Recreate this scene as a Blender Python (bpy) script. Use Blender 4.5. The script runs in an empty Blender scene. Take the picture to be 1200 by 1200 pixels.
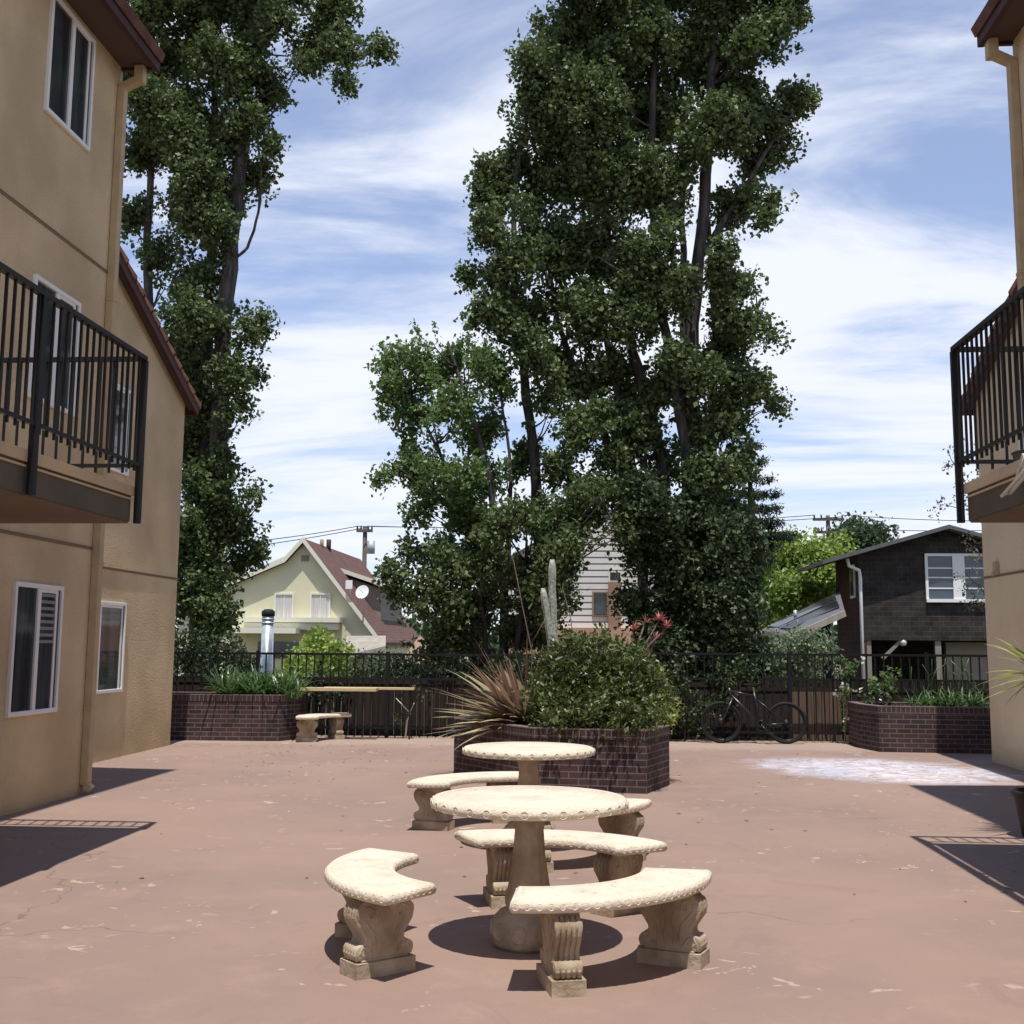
import bpy, math, random
import numpy as np
from mathutils import Vector, Matrix

S = bpy.context.scene
COL = S.collection
R = math.radians

# ------------------------------------------------------------------ camera
F_PX = 1420.0
CAM_Z = 1.6
_pitch, _yaw, _roll = R(7.8466), R(3.9364), R(0.4)
_F = Vector((-math.sin(_yaw)*math.cos(_pitch), math.cos(_yaw)*math.cos(_pitch), math.sin(_pitch)))
_Rt0 = Vector((math.cos(_yaw), math.sin(_yaw), 0))
_U0 = _Rt0.cross(_F)
_Rt = _Rt0*math.cos(_roll) + _U0*math.sin(_roll)
_U = _U0*math.cos(_roll) - _Rt0*math.sin(_roll)
cd = bpy.data.cameras.new("camera")
cam = bpy.data.objects.new("camera", cd)
COL.objects.link(cam)
m = Matrix((( _Rt.x, _U.x, -_F.x, 0), (_Rt.y, _U.y, -_F.y, 0), (_Rt.z, _U.z, -_F.z, CAM_Z), (0, 0, 0, 1)))
cam.matrix_world = m
cd.sensor_width = 36; cd.sensor_fit = 'HORIZONTAL'
cd.lens = F_PX/1200*36
cd.shift_y = -40/1200
cd.clip_start = 0.05; cd.clip_end = 2000
S.camera = cam

# ------------------------------------------------------------------ world + sun
SUN_D = Vector((-0.042, 0.300, -1.0)).normalized()      # direction the light travels
sun_to = -SUN_D
elev = math.asin(sun_to.z)
azi = math.atan2(sun_to.x, sun_to.y)
W = bpy.data.worlds.new("World"); S.world = W; W.use_nodes = True
nt = W.node_tree; nt.nodes.clear()
def N(tree, typ, **kw):
    n = tree.nodes.new(typ)
    for k, v in kw.items(): setattr(n, k, v)
    return n
L = nt.links.new
sky = N(nt, 'ShaderNodeTexSky', sky_type='NISHITA'); sky.sun_disc = False
sky.sun_elevation = elev; sky.sun_rotation = azi
sky.air_density = 1.0; sky.dust_density = 0.3; sky.ozone_density = 3.0
tc = N(nt, 'ShaderNodeTexCoord')
sep = N(nt, 'ShaderNodeSeparateXYZ'); L(tc.outputs['Generated'], sep.inputs[0])
def M(tree, op, a, b=None, c=None, clamp=False):
    n = tree.nodes.new('ShaderNodeMath'); n.operation = op; n.use_clamp = clamp
    for i, v in enumerate((a, b, c)):
        if v is None: continue
        if isinstance(v, (int, float)): n.inputs[i].default_value = v
        else: tree.links.new(v, n.inputs[i])
    return n.outputs[0]
zc = M(nt, 'MAXIMUM', sep.outputs[2], 0.0)
den = M(nt, 'ADD', zc, 0.16)
cx = M(nt, 'DIVIDE', sep.outputs[0], den); cy = M(nt, 'DIVIDE', sep.outputs[1], den)
cmb = N(nt, 'ShaderNodeCombineXYZ'); L(cx, cmb.inputs[0]); L(cy, cmb.inputs[1])
mp = N(nt, 'ShaderNodeMapping'); L(cmb.outputs[0], mp.inputs[0])
mp.inputs['Rotation'].default_value = (0, 0, R(12)); mp.inputs['Scale'].default_value = (0.55, 1.25, 1)
mp.inputs['Location'].default_value = (3.1, 0.4, 0)
n1 = N(nt, 'ShaderNodeTexNoise'); L(mp.outputs[0], n1.inputs['Vector'])
n1.inputs['Scale'].default_value = 1.35; n1.inputs['Detail'].default_value = 9; n1.inputs['Roughness'].default_value = 0.58
n1.inputs['Distortion'].default_value = 0.55
r1 = N(nt, 'ShaderNodeMapRange'); L(n1.outputs['Fac'], r1.inputs[0])
r1.inputs[1].default_value = 0.38; r1.inputs[2].default_value = 0.58; r1.interpolation_type = 'SMOOTHSTEP'
# more cover low down, thinning away towards the zenith
lowc = N(nt, 'ShaderNodeMapRange'); L(sep.outputs[2], lowc.inputs[0])
lowc.inputs[1].default_value = 0.0; lowc.inputs[2].default_value = 0.22; lowc.inputs[3].default_value = 0.70; lowc.inputs[4].default_value = 0.24
thin = N(nt, 'ShaderNodeMapRange'); L(sep.outputs[2], thin.inputs[0])
thin.inputs[1].default_value = 0.48; thin.inputs[2].default_value = 0.62; thin.inputs[3].default_value = 1.0; thin.inputs[4].default_value = 0.06
cov = M(nt, 'MULTIPLY_ADD', r1.outputs[0], M(nt, 'SUBTRACT', 1.0, lowc.outputs[0]), lowc.outputs[0], clamp=True)
cov = M(nt, 'MULTIPLY', cov, thin.outputs[0])
cov = M(nt, 'MULTIPLY', cov, 0.96)
CLOUD = (7.1, 7.4, 8.3, 1)
mx = N(nt, 'ShaderNodeMix', data_type='RGBA'); L(cov, mx.inputs[0]); tint = N(nt, 'ShaderNodeVectorMath', operation='MULTIPLY'); L(sky.outputs[0], tint.inputs[0]); tint.inputs[1].default_value = (.88, .99, 1.20); L(tint.outputs[0], mx.inputs[6]); mx.inputs[7].default_value = CLOUD
bg = N(nt, 'ShaderNodeBackground'); L(mx.outputs[2], bg.inputs[0]); bg.inputs[1].default_value = 0.12
out = N(nt, 'ShaderNodeOutputWorld'); L(bg.outputs[0], out.inputs[0])

sd = bpy.data.lights.new("sun", 'SUN'); sd.energy = 4.6; sd.angle = R(0.5); sd.color = (1.0, 0.955, 0.88)
so = bpy.data.objects.new("sun", sd); COL.objects.link(so)
so.rotation_euler = SUN_D.to_track_quat('-Z', 'Y').to_euler(); so.location = (0, -10, 40)
S.view_settings.view_transform = 'Standard'; S.view_settings.look = 'None'
S.view_settings.exposure = 0.14; S.view_settings.gamma = 1.0
S.render.engine = 'CYCLES'

# ------------------------------------------------------------------ helpers
def at(px, py, Y):
    """world point at distance Y (metres beyond the camera, along the courtyard) seen at a surveyed direction"""
    d = _F + _Rt*((px-600)/F_PX) - _U*((py-560)/F_PX)
    t = Y/d.y
    return Vector((0, 0, CAM_Z)) + d*t

class MB:
    def __init__(s): s.v = []; s.f = []; s.sm = []
    def add(s, vs, fs, smooth=False):
        o = len(s.v); s.v += [tuple(v) for v in vs]; s.f += [tuple(i+o for i in f) for f in fs]; s.sm += [smooth]*len(fs)
        return s
    def box(s, x0, x1, y0, y1, z0, z1):
        return s.add([(x0,y0,z0),(x1,y0,z0),(x1,y1,z0),(x0,y1,z0),(x0,y0,z1),(x1,y0,z1),(x1,y1,z1),(x0,y1,z1)],
              [(0,3,2,1),(4,5,6,7),(0,1,5,4),(1,2,6,5),(2,3,7,6),(3,0,4,7)])
    def cbox(s, c, size, M3=None):
        hx, hy, hz = size[0]/2, size[1]/2, size[2]/2
        vs = [Vector(p) for p in ((-hx,-hy,-hz),(hx,-hy,-hz),(hx,hy,-hz),(-hx,hy,-hz),(-hx,-hy,hz),(hx,-hy,hz),(hx,hy,hz),(-hx,hy,hz))]
        if M3 is not None: vs = [M3 @ v for v in vs]
        c = Vector(c); return s.add([v+c for v in vs], [(0,3,2,1),(4,5,6,7),(0,1,5,4),(1,2,6,5),(2,3,7,6),(3,0,4,7)])
    def bar(s, a, b, w, h=None, up=(0,0,1)):
        a = Vector(a); b = Vector(b); h = h or w; d = (b-a); ln = d.length; d.normalize(); up = Vector(up)
        if abs(d.dot(up)) > .98: up = Vector((0,1,0))
        x = d.cross(up).normalized(); z = x.cross(d).normalized()
        M3 = Matrix((x, d, z)).transposed(); return s.cbox((a+b)/2, (w, ln, h), M3)
    def prism(s, poly, z0, z1):
        n = len(poly)
        a = sum(poly[i][0]*poly[(i+1)%n][1]-poly[(i+1)%n][0]*poly[i][1] for i in range(n))
        if a < 0: poly = poly[::-1]
        vs = [(p[0],p[1],z0) for p in poly]+[(p[0],p[1],z1) for p in poly]
        return s.add(vs, [tuple(range(n))[::-1], tuple(range(n,2*n))]+[(i,(i+1)%n,n+(i+1)%n,n+i) for i in range(n)])
    def ext(s, pts, vec):
        """extrude a planar 3D polygon by vec"""
        n = len(pts); pts = [Vector(p) for p in pts]; vec = Vector(vec)
        nn = Vector((0,0,0))
        for i in range(n): nn += pts[i].cross(pts[(i+1)%n])
        if nn.dot(vec) < 0: pts = pts[::-1]
        vs = pts+[p+vec for p in pts]
        return s.add(vs, [tuple(range(n))[::-1], tuple(range(n,2*n))]+[(i,(i+1)%n,n+(i+1)%n,n+i) for i in range(n)])
    def tube(s, pts, rad, n=8, cap=True, smooth=True):
        pts = [Vector(p) for p in pts]; k = len(pts)
        if isinstance(rad, (int, float)): rad = [rad]*k
        vs = []; fs = []; x = None
        for i, p in enumerate(pts):
            d = (pts[min(i+1,k-1)]-pts[max(i-1,0)]).normalized()
            if x is None:
                x = d.cross(Vector((0,0,1)))
                if x.length < .1: x = d.cross(Vector((0,1,0)))
            x = (x - d*x.dot(d)).normalized(); y = d.cross(x)
            for j in range(n):
                a = 2*math.pi*j/n; vs.append(p+(x*math.cos(a)+y*math.sin(a))*rad[i])
        for i in range(k-1):
            for j in range(n): fs.append((i*n+j, i*n+(j+1)%n, (i+1)*n+(j+1)%n, (i+1)*n+j))
        if cap: fs.append(tuple(range(n))[::-1]); fs.append(tuple(range((k-1)*n, k*n)))
        return s.add(vs, fs, smooth)
    def lathe(s, prof, c=(0,0,0), n=40, smooth=True, flute=None):
        vs = []; fs = []; k = len(prof)
        for (r, z) in prof:
            for j in range(n):
                a = 2*math.pi*j/n; rr = r
                if flute and flute[0] < z < flute[1]: rr = r*(1+.035*math.cos(flute[2]*a))
                vs.append((c[0]+rr*math.cos(a), c[1]+rr*math.sin(a), c[2]+z))
        for i in range(k-1):
            for j in range(n): fs.append((i*n+j, i*n+(j+1)%n, (i+1)*n+(j+1)%n, (i+1)*n+j))
        fs.append(tuple(range(n))[::-1]); fs.append(tuple(range((k-1)*n, k*n)))
        return s.add(vs, fs, smooth)
    def ring(s, c, nrm, r, t, n=14, a0=0, a1=360):
        c = Vector(c); nrm = Vector(nrm).normalized(); x = nrm.cross(Vector((0,0,1)))
        if x.length < .1: x = Vector((1,0,0))
        x.normalize(); y = nrm.cross(x)
        full = abs(a1-a0) >= 360
        pts = [c+(x*math.cos(R(a0+(a1-a0)*i/n))+y*math.sin(R(a0+(a1-a0)*i/n)))*r for i in range(n+1)]
        return s.tube(pts, t, 6, cap=not full)
    def blade(s, p, azim, length, width, rise, droop, seg=6, twist=0.0, fold=.25):
        """strap leaf: starts at p, goes out along azim, rises then droops"""
        p = Vector(p); h = Vector((math.cos(azim), math.sin(azim), 0)); vs = []; fs = []
        pos = p.copy(); ang = rise; st = length/seg
        side0 = Vector((-h.y, h.x, 0))
        for i in range(seg+1):
            t = i/seg; d = h*math.cos(ang)+Vector((0,0,1))*math.sin(ang)
            up = side0.cross(d)*-1
            side = (side0*math.cos(twist*t)+up*math.sin(twist*t))
            w = width*(1-t**2.2)*(.65+.7*t*(1-t)*2)/2+.0008
            vs += [pos-side*w+up*w*fold, pos, pos+side*w+up*w*fold]
            pos = pos+d*st; ang -= droop/seg*(.5+t)
        for i in range(seg):
            a = i*3; fs += [(a,a+1,a+4,a+3),(a+1,a+2,a+5,a+4)]
        return s.add(vs, fs, True)
    def build(s, name, mat, parent=None, bevel=0, auto=None, loc=None):
        me = bpy.data.meshes.new(name)
        org = Vector(parent['_org']) if parent is not None and '_org' in parent else Vector((0,0,0))
        if loc is not None: org = Vector(loc)
        me.from_pydata([(x-org.x, y-org.y, z-org.z) for x, y, z in s.v], [], s.f)
        me.polygons.foreach_set('use_smooth', s.sm)
        uv = me.uv_layers.new(name='uv'); co = [Vector(v) for v in s.v]
        for p in me.polygons:
            n = p.normal
            if abs(n.z) > .97: t = Vector((1,0,0)); b = Vector((0,1,0))
            else:
                t = Vector((0,0,1)).cross(n).normalized(); b = n.cross(t)
            for li in p.loop_indices:
                c = co[me.loops[li].vertex_index]; uv.data[li].uv = (c.dot(t), c.dot(b))
        o = bpy.data.objects.new(name, me); COL.objects.link(o)
        me.materials.append(mat)
        if parent is not None:
            o.parent = parent; o['_org'] = list(org)
        elif loc is not None: o.location = loc
        if bevel:
            md = o.modifiers.new('bevel', 'BEVEL'); md.width = bevel; md.segments = 2; md.limit_method = 'ANGLE'; md.angle_limit = R(35)
        return o

def tag(o, label=None, cat=None, group=None, kind=None):
    if label: o['label'] = label
    if cat: o['category'] = cat
    if group: o['group'] = group
    if kind: o['kind'] = kind
    return o
def thing(name, loc, label, cat, group=None):
    o = bpy.data.objects.new(name, None); COL.objects.link(o); o.location = loc; o.empty_display_size = .2
    o['_org'] = list(loc); return tag(o, label, cat, group)
def copy_tree(o, parent=None):
    c = o.copy(); COL.objects.link(c)
    if parent is not None: c.parent = parent
    for ch in list(o.children): copy_tree(ch, c)
    return c

# ------------------------------------------------------------------ materials
def mat(name, base, rough=.7, bump=0, bscale=40, var=0, vscale=3, col2=None, spec=.3, metal=0, detail=5, vlo=.35, vhi=.65, coord='Object', coat=0, stretch=None):
    m = bpy.data.materials.new(name); m.use_nodes = True; t = m.node_tree; b = t.nodes['Principled BSDF']
    b.inputs['Base Color'].default_value = (*base, 1); b.inputs['Roughness'].default_value = rough
    b.inputs['Specular IOR Level'].default_value = spec; b.inputs['Metallic'].default_value = metal
    if coat: b.inputs['Coat Weight'].default_value = coat
    tcn = t.nodes.new('ShaderNodeTexCoord'); vec = tcn.outputs[coord]
    if stretch:
        mpn = t.nodes.new('ShaderNodeMapping'); mpn.inputs['Scale'].default_value = stretch; t.links.new(vec, mpn.inputs[0]); vec = mpn.outputs[0]
    if var or col2:
        nn = t.nodes.new('ShaderNodeTexNoise'); nn.inputs['Scale'].default_value = vscale; nn.inputs['Detail'].default_value = detail
        t.links.new(vec, nn.inputs['Vector'])
        mr = t.nodes.new('ShaderNodeMapRange'); mr.inputs[1].default_value = vlo; mr.inputs[2].default_value = vhi; t.links.new(nn.outputs['Fac'], mr.inputs[0])
        mx = t.nodes.new('ShaderNodeMix'); mx.data_type = 'RGBA'; t.links.new(mr.outputs[0], mx.inputs[0])
        c2 = col2 or tuple(c*(1-var) for c in base)
        mx.inputs[6].default_value = (*base, 1); mx.inputs[7].default_value = (*c2, 1)
        t.links.new(mx.outputs[2], b.inputs['Base Color'])
    if bump:
        nb = t.nodes.new('ShaderNodeTexNoise'); nb.inputs['Scale'].default_value = bscale; nb.inputs['Detail'].default_value = 6
        t.links.new(vec, nb.inputs['Vector'])
        bp = t.nodes.new('ShaderNodeBump'); bp.inputs['Strength'].default_value = bump; bp.inputs['Distance'].default_value = .02
        t.links.new(nb.outputs['Fac'], bp.inputs['Height']); t.links.new(bp.outputs[0], b.inputs['Normal'])
    return m
def rows_mat(name, c1, c2, mortar, bw, bh, ms, bump=.5, rough=.8, offset=.5, var=.5, noise=.0, mort_smooth=.1):
    """brick / clapboard / shingle courses laid out in metres on the uv of each face"""
    m = bpy.data.materials.new(name); m.use_nodes = True; t = m.node_tree; b = t.nodes['Principled BSDF']
    tcn = t.nodes.new('ShaderNodeTexCoord'); br = t.nodes.new('ShaderNodeTexBrick'); mpb = t.nodes.new('ShaderNodeMapping'); mpb.inputs['Location'].default_value = (20, 0, 0)
    t.links.new(tcn.outputs['UV'], mpb.inputs[0]); t.links.new(mpb.outputs[0], br.inputs['Vector']); br.offset = offset
    br.inputs['Scale'].default_value = 1; br.inputs['Brick Width'].default_value = bw; br.inputs['Row Height'].default_value = bh
    br.inputs['Mortar Size'].default_value = ms; br.inputs['Mortar Smooth'].default_value = mort_smooth
    br.inputs['Color1'].default_value = (*c1, 1); br.inputs['Color2'].default_value = (*c2, 1); br.inputs['Mortar'].default_value = (*mortar, 1)
    nn = t.nodes.new('ShaderNodeTexNoise'); nn.inputs['Scale'].default_value = 2.5; nn.inputs['Detail'].default_value = 6; t.links.new(tcn.outputs['UV'], nn.inputs['Vector'])
    mr = t.nodes.new('ShaderNodeMapRange'); mr.inputs[1].default_value = .3; mr.inputs[2].default_value = .7; mr.inputs[3].default_value = 1-var*.5; mr.inputs[4].default_value = 1+var*.5
    t.links.new(nn.outputs['Fac'], mr.inputs[0])
    vm = t.nodes.new('ShaderNodeVectorMath'); vm.operation = 'SCALE'; t.links.new(br.outputs['Color'], vm.inputs[0]); t.links.new(mr.outputs[0], vm.inputs['Scale'])
    t.links.new(vm.outputs[0], b.inputs['Base Color']); b.inputs['Roughness'].default_value = rough; b.inputs['Specular IOR Level'].default_value = .25
    bp = t.nodes.new('ShaderNodeBump'); bp.inputs['Strength'].default_value = bump; bp.inputs['Distance'].default_value = .01; bp.invert = True
    t.links.new(br.outputs['Fac'], bp.inputs['Height']); t.links.new(bp.outputs[0], b.inputs['Normal'])
    return m
def leaf_mat(name, c1, c2, trans=.25, tcol=None, rough=.45, spec=.4):
    m = bpy.data.materials.new(name); m.use_nodes = True; t = m.node_tree; b = t.nodes['Principled BSDF']
    g = t.nodes.new('ShaderNodeNewGeometry'); mx = t.nodes.new('ShaderNodeMix'); mx.data_type = 'RGBA'
    t.links.new(g.outputs['Random Per Island'], mx.inputs[0]); mx.inputs[6].default_value = (*c1, 1); mx.inputs[7].default_value = (*c2, 1)
    t.links.new(mx.outputs[2], b.inputs['Base Color']); b.inputs['Roughness'].default_value = rough; b.inputs['Specular IOR Level'].default_value = spec
    tr = t.nodes.new('ShaderNodeBsdfTranslucent'); tr.inputs[0].default_value = (*(tcol or tuple(x*1.6 for x in c2)), 1)
    ms = t.nodes.new('ShaderNodeMixShader'); ms.inputs[0].default_value = trans
    t.links.new(b.outputs[0], ms.inputs[1]); t.links.new(tr.outputs[0], ms.inputs[2]); t.links.new(ms.outputs[0], t.nodes['Material Output'].inputs[0])
    return m

def stucco_mat(name, base, dark):
    m = mat(name, base, rough=.9, var=0, spec=.15, bump=.9, bscale=38, col2=dark, vscale=.9, detail=10, vlo=.38, vhi=.64)
    t = m.node_tree; b = t.nodes['Principled BSDF']
    # grime band rising from the ground and faint vertical runs
    tcn = t.nodes.new('ShaderNodeTexCoord')
    src = b.inputs['Base Color'].links[0].from_socket
    sp = t.nodes.new('ShaderNodeSeparateXYZ'); t.links.new(tcn.outputs['Object'], sp.inputs[0])
    nn = t.nodes.new('ShaderNodeTexNoise'); nn.inputs['Scale'].default_value = 1.6; nn.inputs['Detail'].default_value = 7; nn.inputs['Roughness'].default_value = .7; t.links.new(tcn.outputs['Object'], nn.inputs['Vector'])
    h = M(t, 'MULTIPLY_ADD', nn.outputs['Fac'], 2.2, -.45)
    mk = M(t, 'SUBTRACT', h, sp.outputs[2]); mk = M(t, 'MULTIPLY', mk, 1.3, clamp=True)
    mx = t.nodes.new('ShaderNodeMix'); mx.data_type = 'RGBA'; t.links.new(M(t, 'MULTIPLY', mk, .35), mx.inputs[0]); t.links.new(src, mx.inputs[6])
    mx.inputs[7].default_value = (base[0]*.62, base[1]*.55, base[2]*.45, 1); t.links.new(mx.outputs[2], b.inputs['Base Color'])
    return m
M_stucL = stucco_mat('stucco_brown', (.66, .52, .32), (.52, .40, .245))
M_stucR = stucco_mat('stucco_tan', (.74, .61, .41), (.64, .52, .35))
M_trim = mat('stucco_joint', (.22, .16, .105), .9)
M_spout = mat('cream_metal', (.52, .40, .24), .55, var=.15, vscale=6)
M_white = mat('white_vinyl', (.80, .80, .78), .4)
M_glass = mat('dark_glass', (.02, .024, .03), .06, spec=.6, col2=(.07,.075,.085), vscale=2.2, stretch=(1,3,.25))
M_screen = mat('insect_screen', (.045, .045, .05), .8)
M_tile = mat('clay_tile', (.20, .085, .06), .8, col2=(.34, .17, .12), vscale=5, bump=.3, bscale=20)
M_tiled = mat('dark_clay_tile', (.10, .045, .036), .8, col2=(.16, .08, .06), vscale=5, bump=.3, bscale=20)
M_fascia = mat('brown_fascia', (.075, .03, .026), .65, var=.3, vscale=4)
M_soffit = mat('brown_soffit', (.09, .06, .05), .8)
M_iron = mat('black_iron', (.007, .007, .009), .55, spec=.3, bump=.1, bscale=60)
M_balc = mat('balcony_olive', (.13, .115, .085), .85, col2=(.10,.09,.065), vscale=1.5, bump=.25, bscale=50)
M_balcu = mat('balcony_soffit', (.19, .14, .10), .9, col2=(.15,.11,.08), vscale=1.2)
M_brick = rows_mat('purple_brick', (.075, .042, .040), (.036, .025, .029), (.145, .115, .115), .215, .072, .007, bump=.6, var=.5)
M_soldier = rows_mat('soldier_brick', (.068, .040, .039), (.05, .031, .033), (.14, .11, .11), .072, .2, .008, bump=.6, offset=0, var=.4)
M_cap = mat('brick_cap', (.20, .14, .13), .8, var=.35, vscale=8, bump=.2, bscale=40)
M_soil = mat('soil', (.05, .035, .025), .95, var=.4, vscale=12, bump=.6, bscale=30)
M_wood_shade = mat('shaded_fence_wood', (.036, .026, .020), .9, col2=(.015, .011, .009), vscale=3, stretch=(9, 9, .5), bump=.3, bscale=10)  # shade of the trees is painted into this dark wood colour
M_bark = mat('poplar_bark', (.125, .112, .10), .9, col2=(.045, .04, .036), vscale=5, stretch=(3, 3, .5), bump=.9, bscale=14, vlo=.3, vhi=.6)
M_barkd = mat('dark_bark', (.07, .055, .042), .9, col2=(.03, .024, .02), vscale=5, stretch=(3, 3, .5), bump=.8, bscale=16)
M_leafA = leaf_mat('poplar_leaf', (.034, .060, .021), (.170, .215, .088), .26, (.12, .18, .05), rough=.55, spec=.28)
M_leafB = leaf_mat('young_leaf', (.060, .105, .038), (.17, .25, .085), .32, (.18, .30, .07))
M_ivy = leaf_mat('ivy_leaf', (.020, .038, .015), (.075, .105, .042), .12, rough=.5, spec=.3)
M_bush = leaf_mat('glossy_leaf', (.030, .048, .013), (.135, .165, .050), .15, (.15, .22, .04), rough=.4, spec=.45)
M_lime = leaf_mat('lime_leaf', (.17, .24, .05), (.32, .40, .10), .30, (.34, .5, .06))
M_limed = leaf_mat('fresh_leaf', (.08, .15, .025), (.20, .29, .05), .30, (.22, .34, .05))
M_cedar = leaf_mat('needle', (.018, .034, .020), (.040, .065, .036), .08)
M_far = leaf_mat('far_leaf', (.03, .055, .025), (.07, .11, .045), .15)
M_grey = leaf_mat('grey_leaf', (.10, .14, .085), (.22, .27, .15), .2)
M_olive = leaf_mat('olive_leaf', (.10, .12, .04), (.2, .2, .07), .2)
M_strap = leaf_mat('strap_leaf', (.035, .075, .02), (.10, .18, .05), .2, rough=.3, spec=.6)
M_strapr = leaf_mat('bronze_leaf', (.16, .075, .055), (.36, .25, .17), .15, rough=.35)
M_strapy = leaf_mat('striped_leaf', (.22, .20, .10), (.48, .42, .26), .15, rough=.35)
M_yucca = leaf_mat('yucca_leaf', (.30, .36, .07), (.50, .50, .18), .3, (.5, .6, .1), rough=.35)
M_red = leaf_mat('coral_petal', (.32, .06, .06), (.42, .15, .13), .2)
M_whitef = leaf_mat('white_petal', (.6, .6, .5), (.75, .75, .68), .2)
M_cactus = mat('cactus_skin', (.22, .25, .19), .7, col2=(.46, .47, .41), vscale=30, bump=.5, bscale=60)
M_twig = mat('twig', (.20, .15, .12), .85, var=.3)
M_dead = mat('bleached_twig', (.55, .50, .44), .8)
M_yel = mat('yellow_render', (.66, .63, .44), .85, var=.06, vscale=1.2, bump=.1, bscale=30)
M_cream = mat('cream_paint', (.70, .68, .56), .7)
M_shingle = rows_mat('red_shingle', (.165, .088, .068), (.13, .070, .056), (.085, .05, .04), .3, .16, .012, bump=.4, var=.3)
M_beige = mat('beige_siding', (.26, .23, .19), .85, var=.1)
M_curtain = mat('curtain', (.42, .40, .40), .9, col2=(.62, .60, .58), vscale=4, stretch=(8, 8, .2))
M_clap = rows_mat('white_clapboard', (.72, .69, .66), (.70, .67, .64), (.12, .11, .11), 90, .19, .022, bump=1, var=.06)
M_peach = mat('peach_render', (.50, .30, .20), .85, var=.12, vscale=2)
M_peachd = mat('brown_post', (.30, .19, .13), .8)
M_dshing = rows_mat('dark_shingle', (.042, .034, .031), (.024, .020, .020), (.085, .075, .070), .30, .15, .006, bump=.9, var=.9, offset=.37)
M_rshing = rows_mat('russet_shingle', (.075, .034, .026), (.05, .026, .022), (.09, .055, .05), .3, .15, .005, bump=.9, var=.5)
M_dark = mat('dark_opening', (.012, .011, .011), .9)
M_asph = mat('grey_roofing', (.13, .13, .135), .8, var=.2, vscale=6)
M_solar = mat('solar_glass', (.02, .022, .03), .15, spec=.6)
M_galv = mat('galvanised', (.50, .56, .58), .4, metal=.35, var=.25, vscale=7)
M_tan = mat('tan_shingle', (.33, .23, .16), .85, var=.2, vscale=6)
M_pole = mat('pole_wood', (.12, .10, .085), .9, var=.3)
M_wire = mat('cable', (.03, .03, .03), .6)
M_orange = mat('orange_clay', (.60, .20, .08), .8)
M_plank = mat('yellow_plank', (.60, .48, .28), .7, var=.2, vscale=4, stretch=(1, 8, 8))
M_rubber = mat('rubber', (.012, .012, .012), .7)
M_bframe = mat('bike_paint', (.02, .02, .022), .3, spec=.5)
M_chrome = mat('bare_metal', (.5, .5, .5), .3, metal=.9)
M_pot = mat('black_pot', (.02, .02, .02), .5)
M_lamp = mat('lamp_globe', (.7, .7, .65), .3)

def concrete_mat():
    m = mat('cast_concrete', (.72, .645, .52), .85, bump=.35, bscale=70, col2=(.63, .55, .43), vscale=5, detail=8, spec=.2)
    t = m.node_tree; b = t.nodes['Principled BSDF']; src = b.inputs['Base Color'].links[0].from_socket
    tcn = t.nodes.new('ShaderNodeTexCoord'); sp = t.nodes.new('ShaderNodeTexNoise'); sp.inputs['Scale'].default_value = 22; sp.inputs['Detail'].default_value = 5; sp.inputs['Roughness'].default_value = .75
    t.links.new(tcn.outputs['Object'], sp.inputs['Vector'])
    mr = t.nodes.new('ShaderNodeMapRange'); mr.inputs[1].default_value = .56; mr.inputs[2].default_value = .70; mr.inputs[4].default_value = .6; t.links.new(sp.outputs['Fac'], mr.inputs[0])
    mx = t.nodes.new('ShaderNodeMix'); mx.data_type = 'RGBA'; t.links.new(mr.outputs[0], mx.inputs[0]); t.links.new(src, mx.inputs[6]); mx.inputs[7].default_value = (.30, .22, .14, 1)
    t.links.new(mx.outputs[2], b.inputs['Base Color']); return m
M_conc = concrete_mat()
M_concd = mat('weathered_concrete', (.50, .42, .315), .9, bump=.3, bscale=45, col2=(.27, .20, .135), vscale=5, detail=8)

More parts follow.
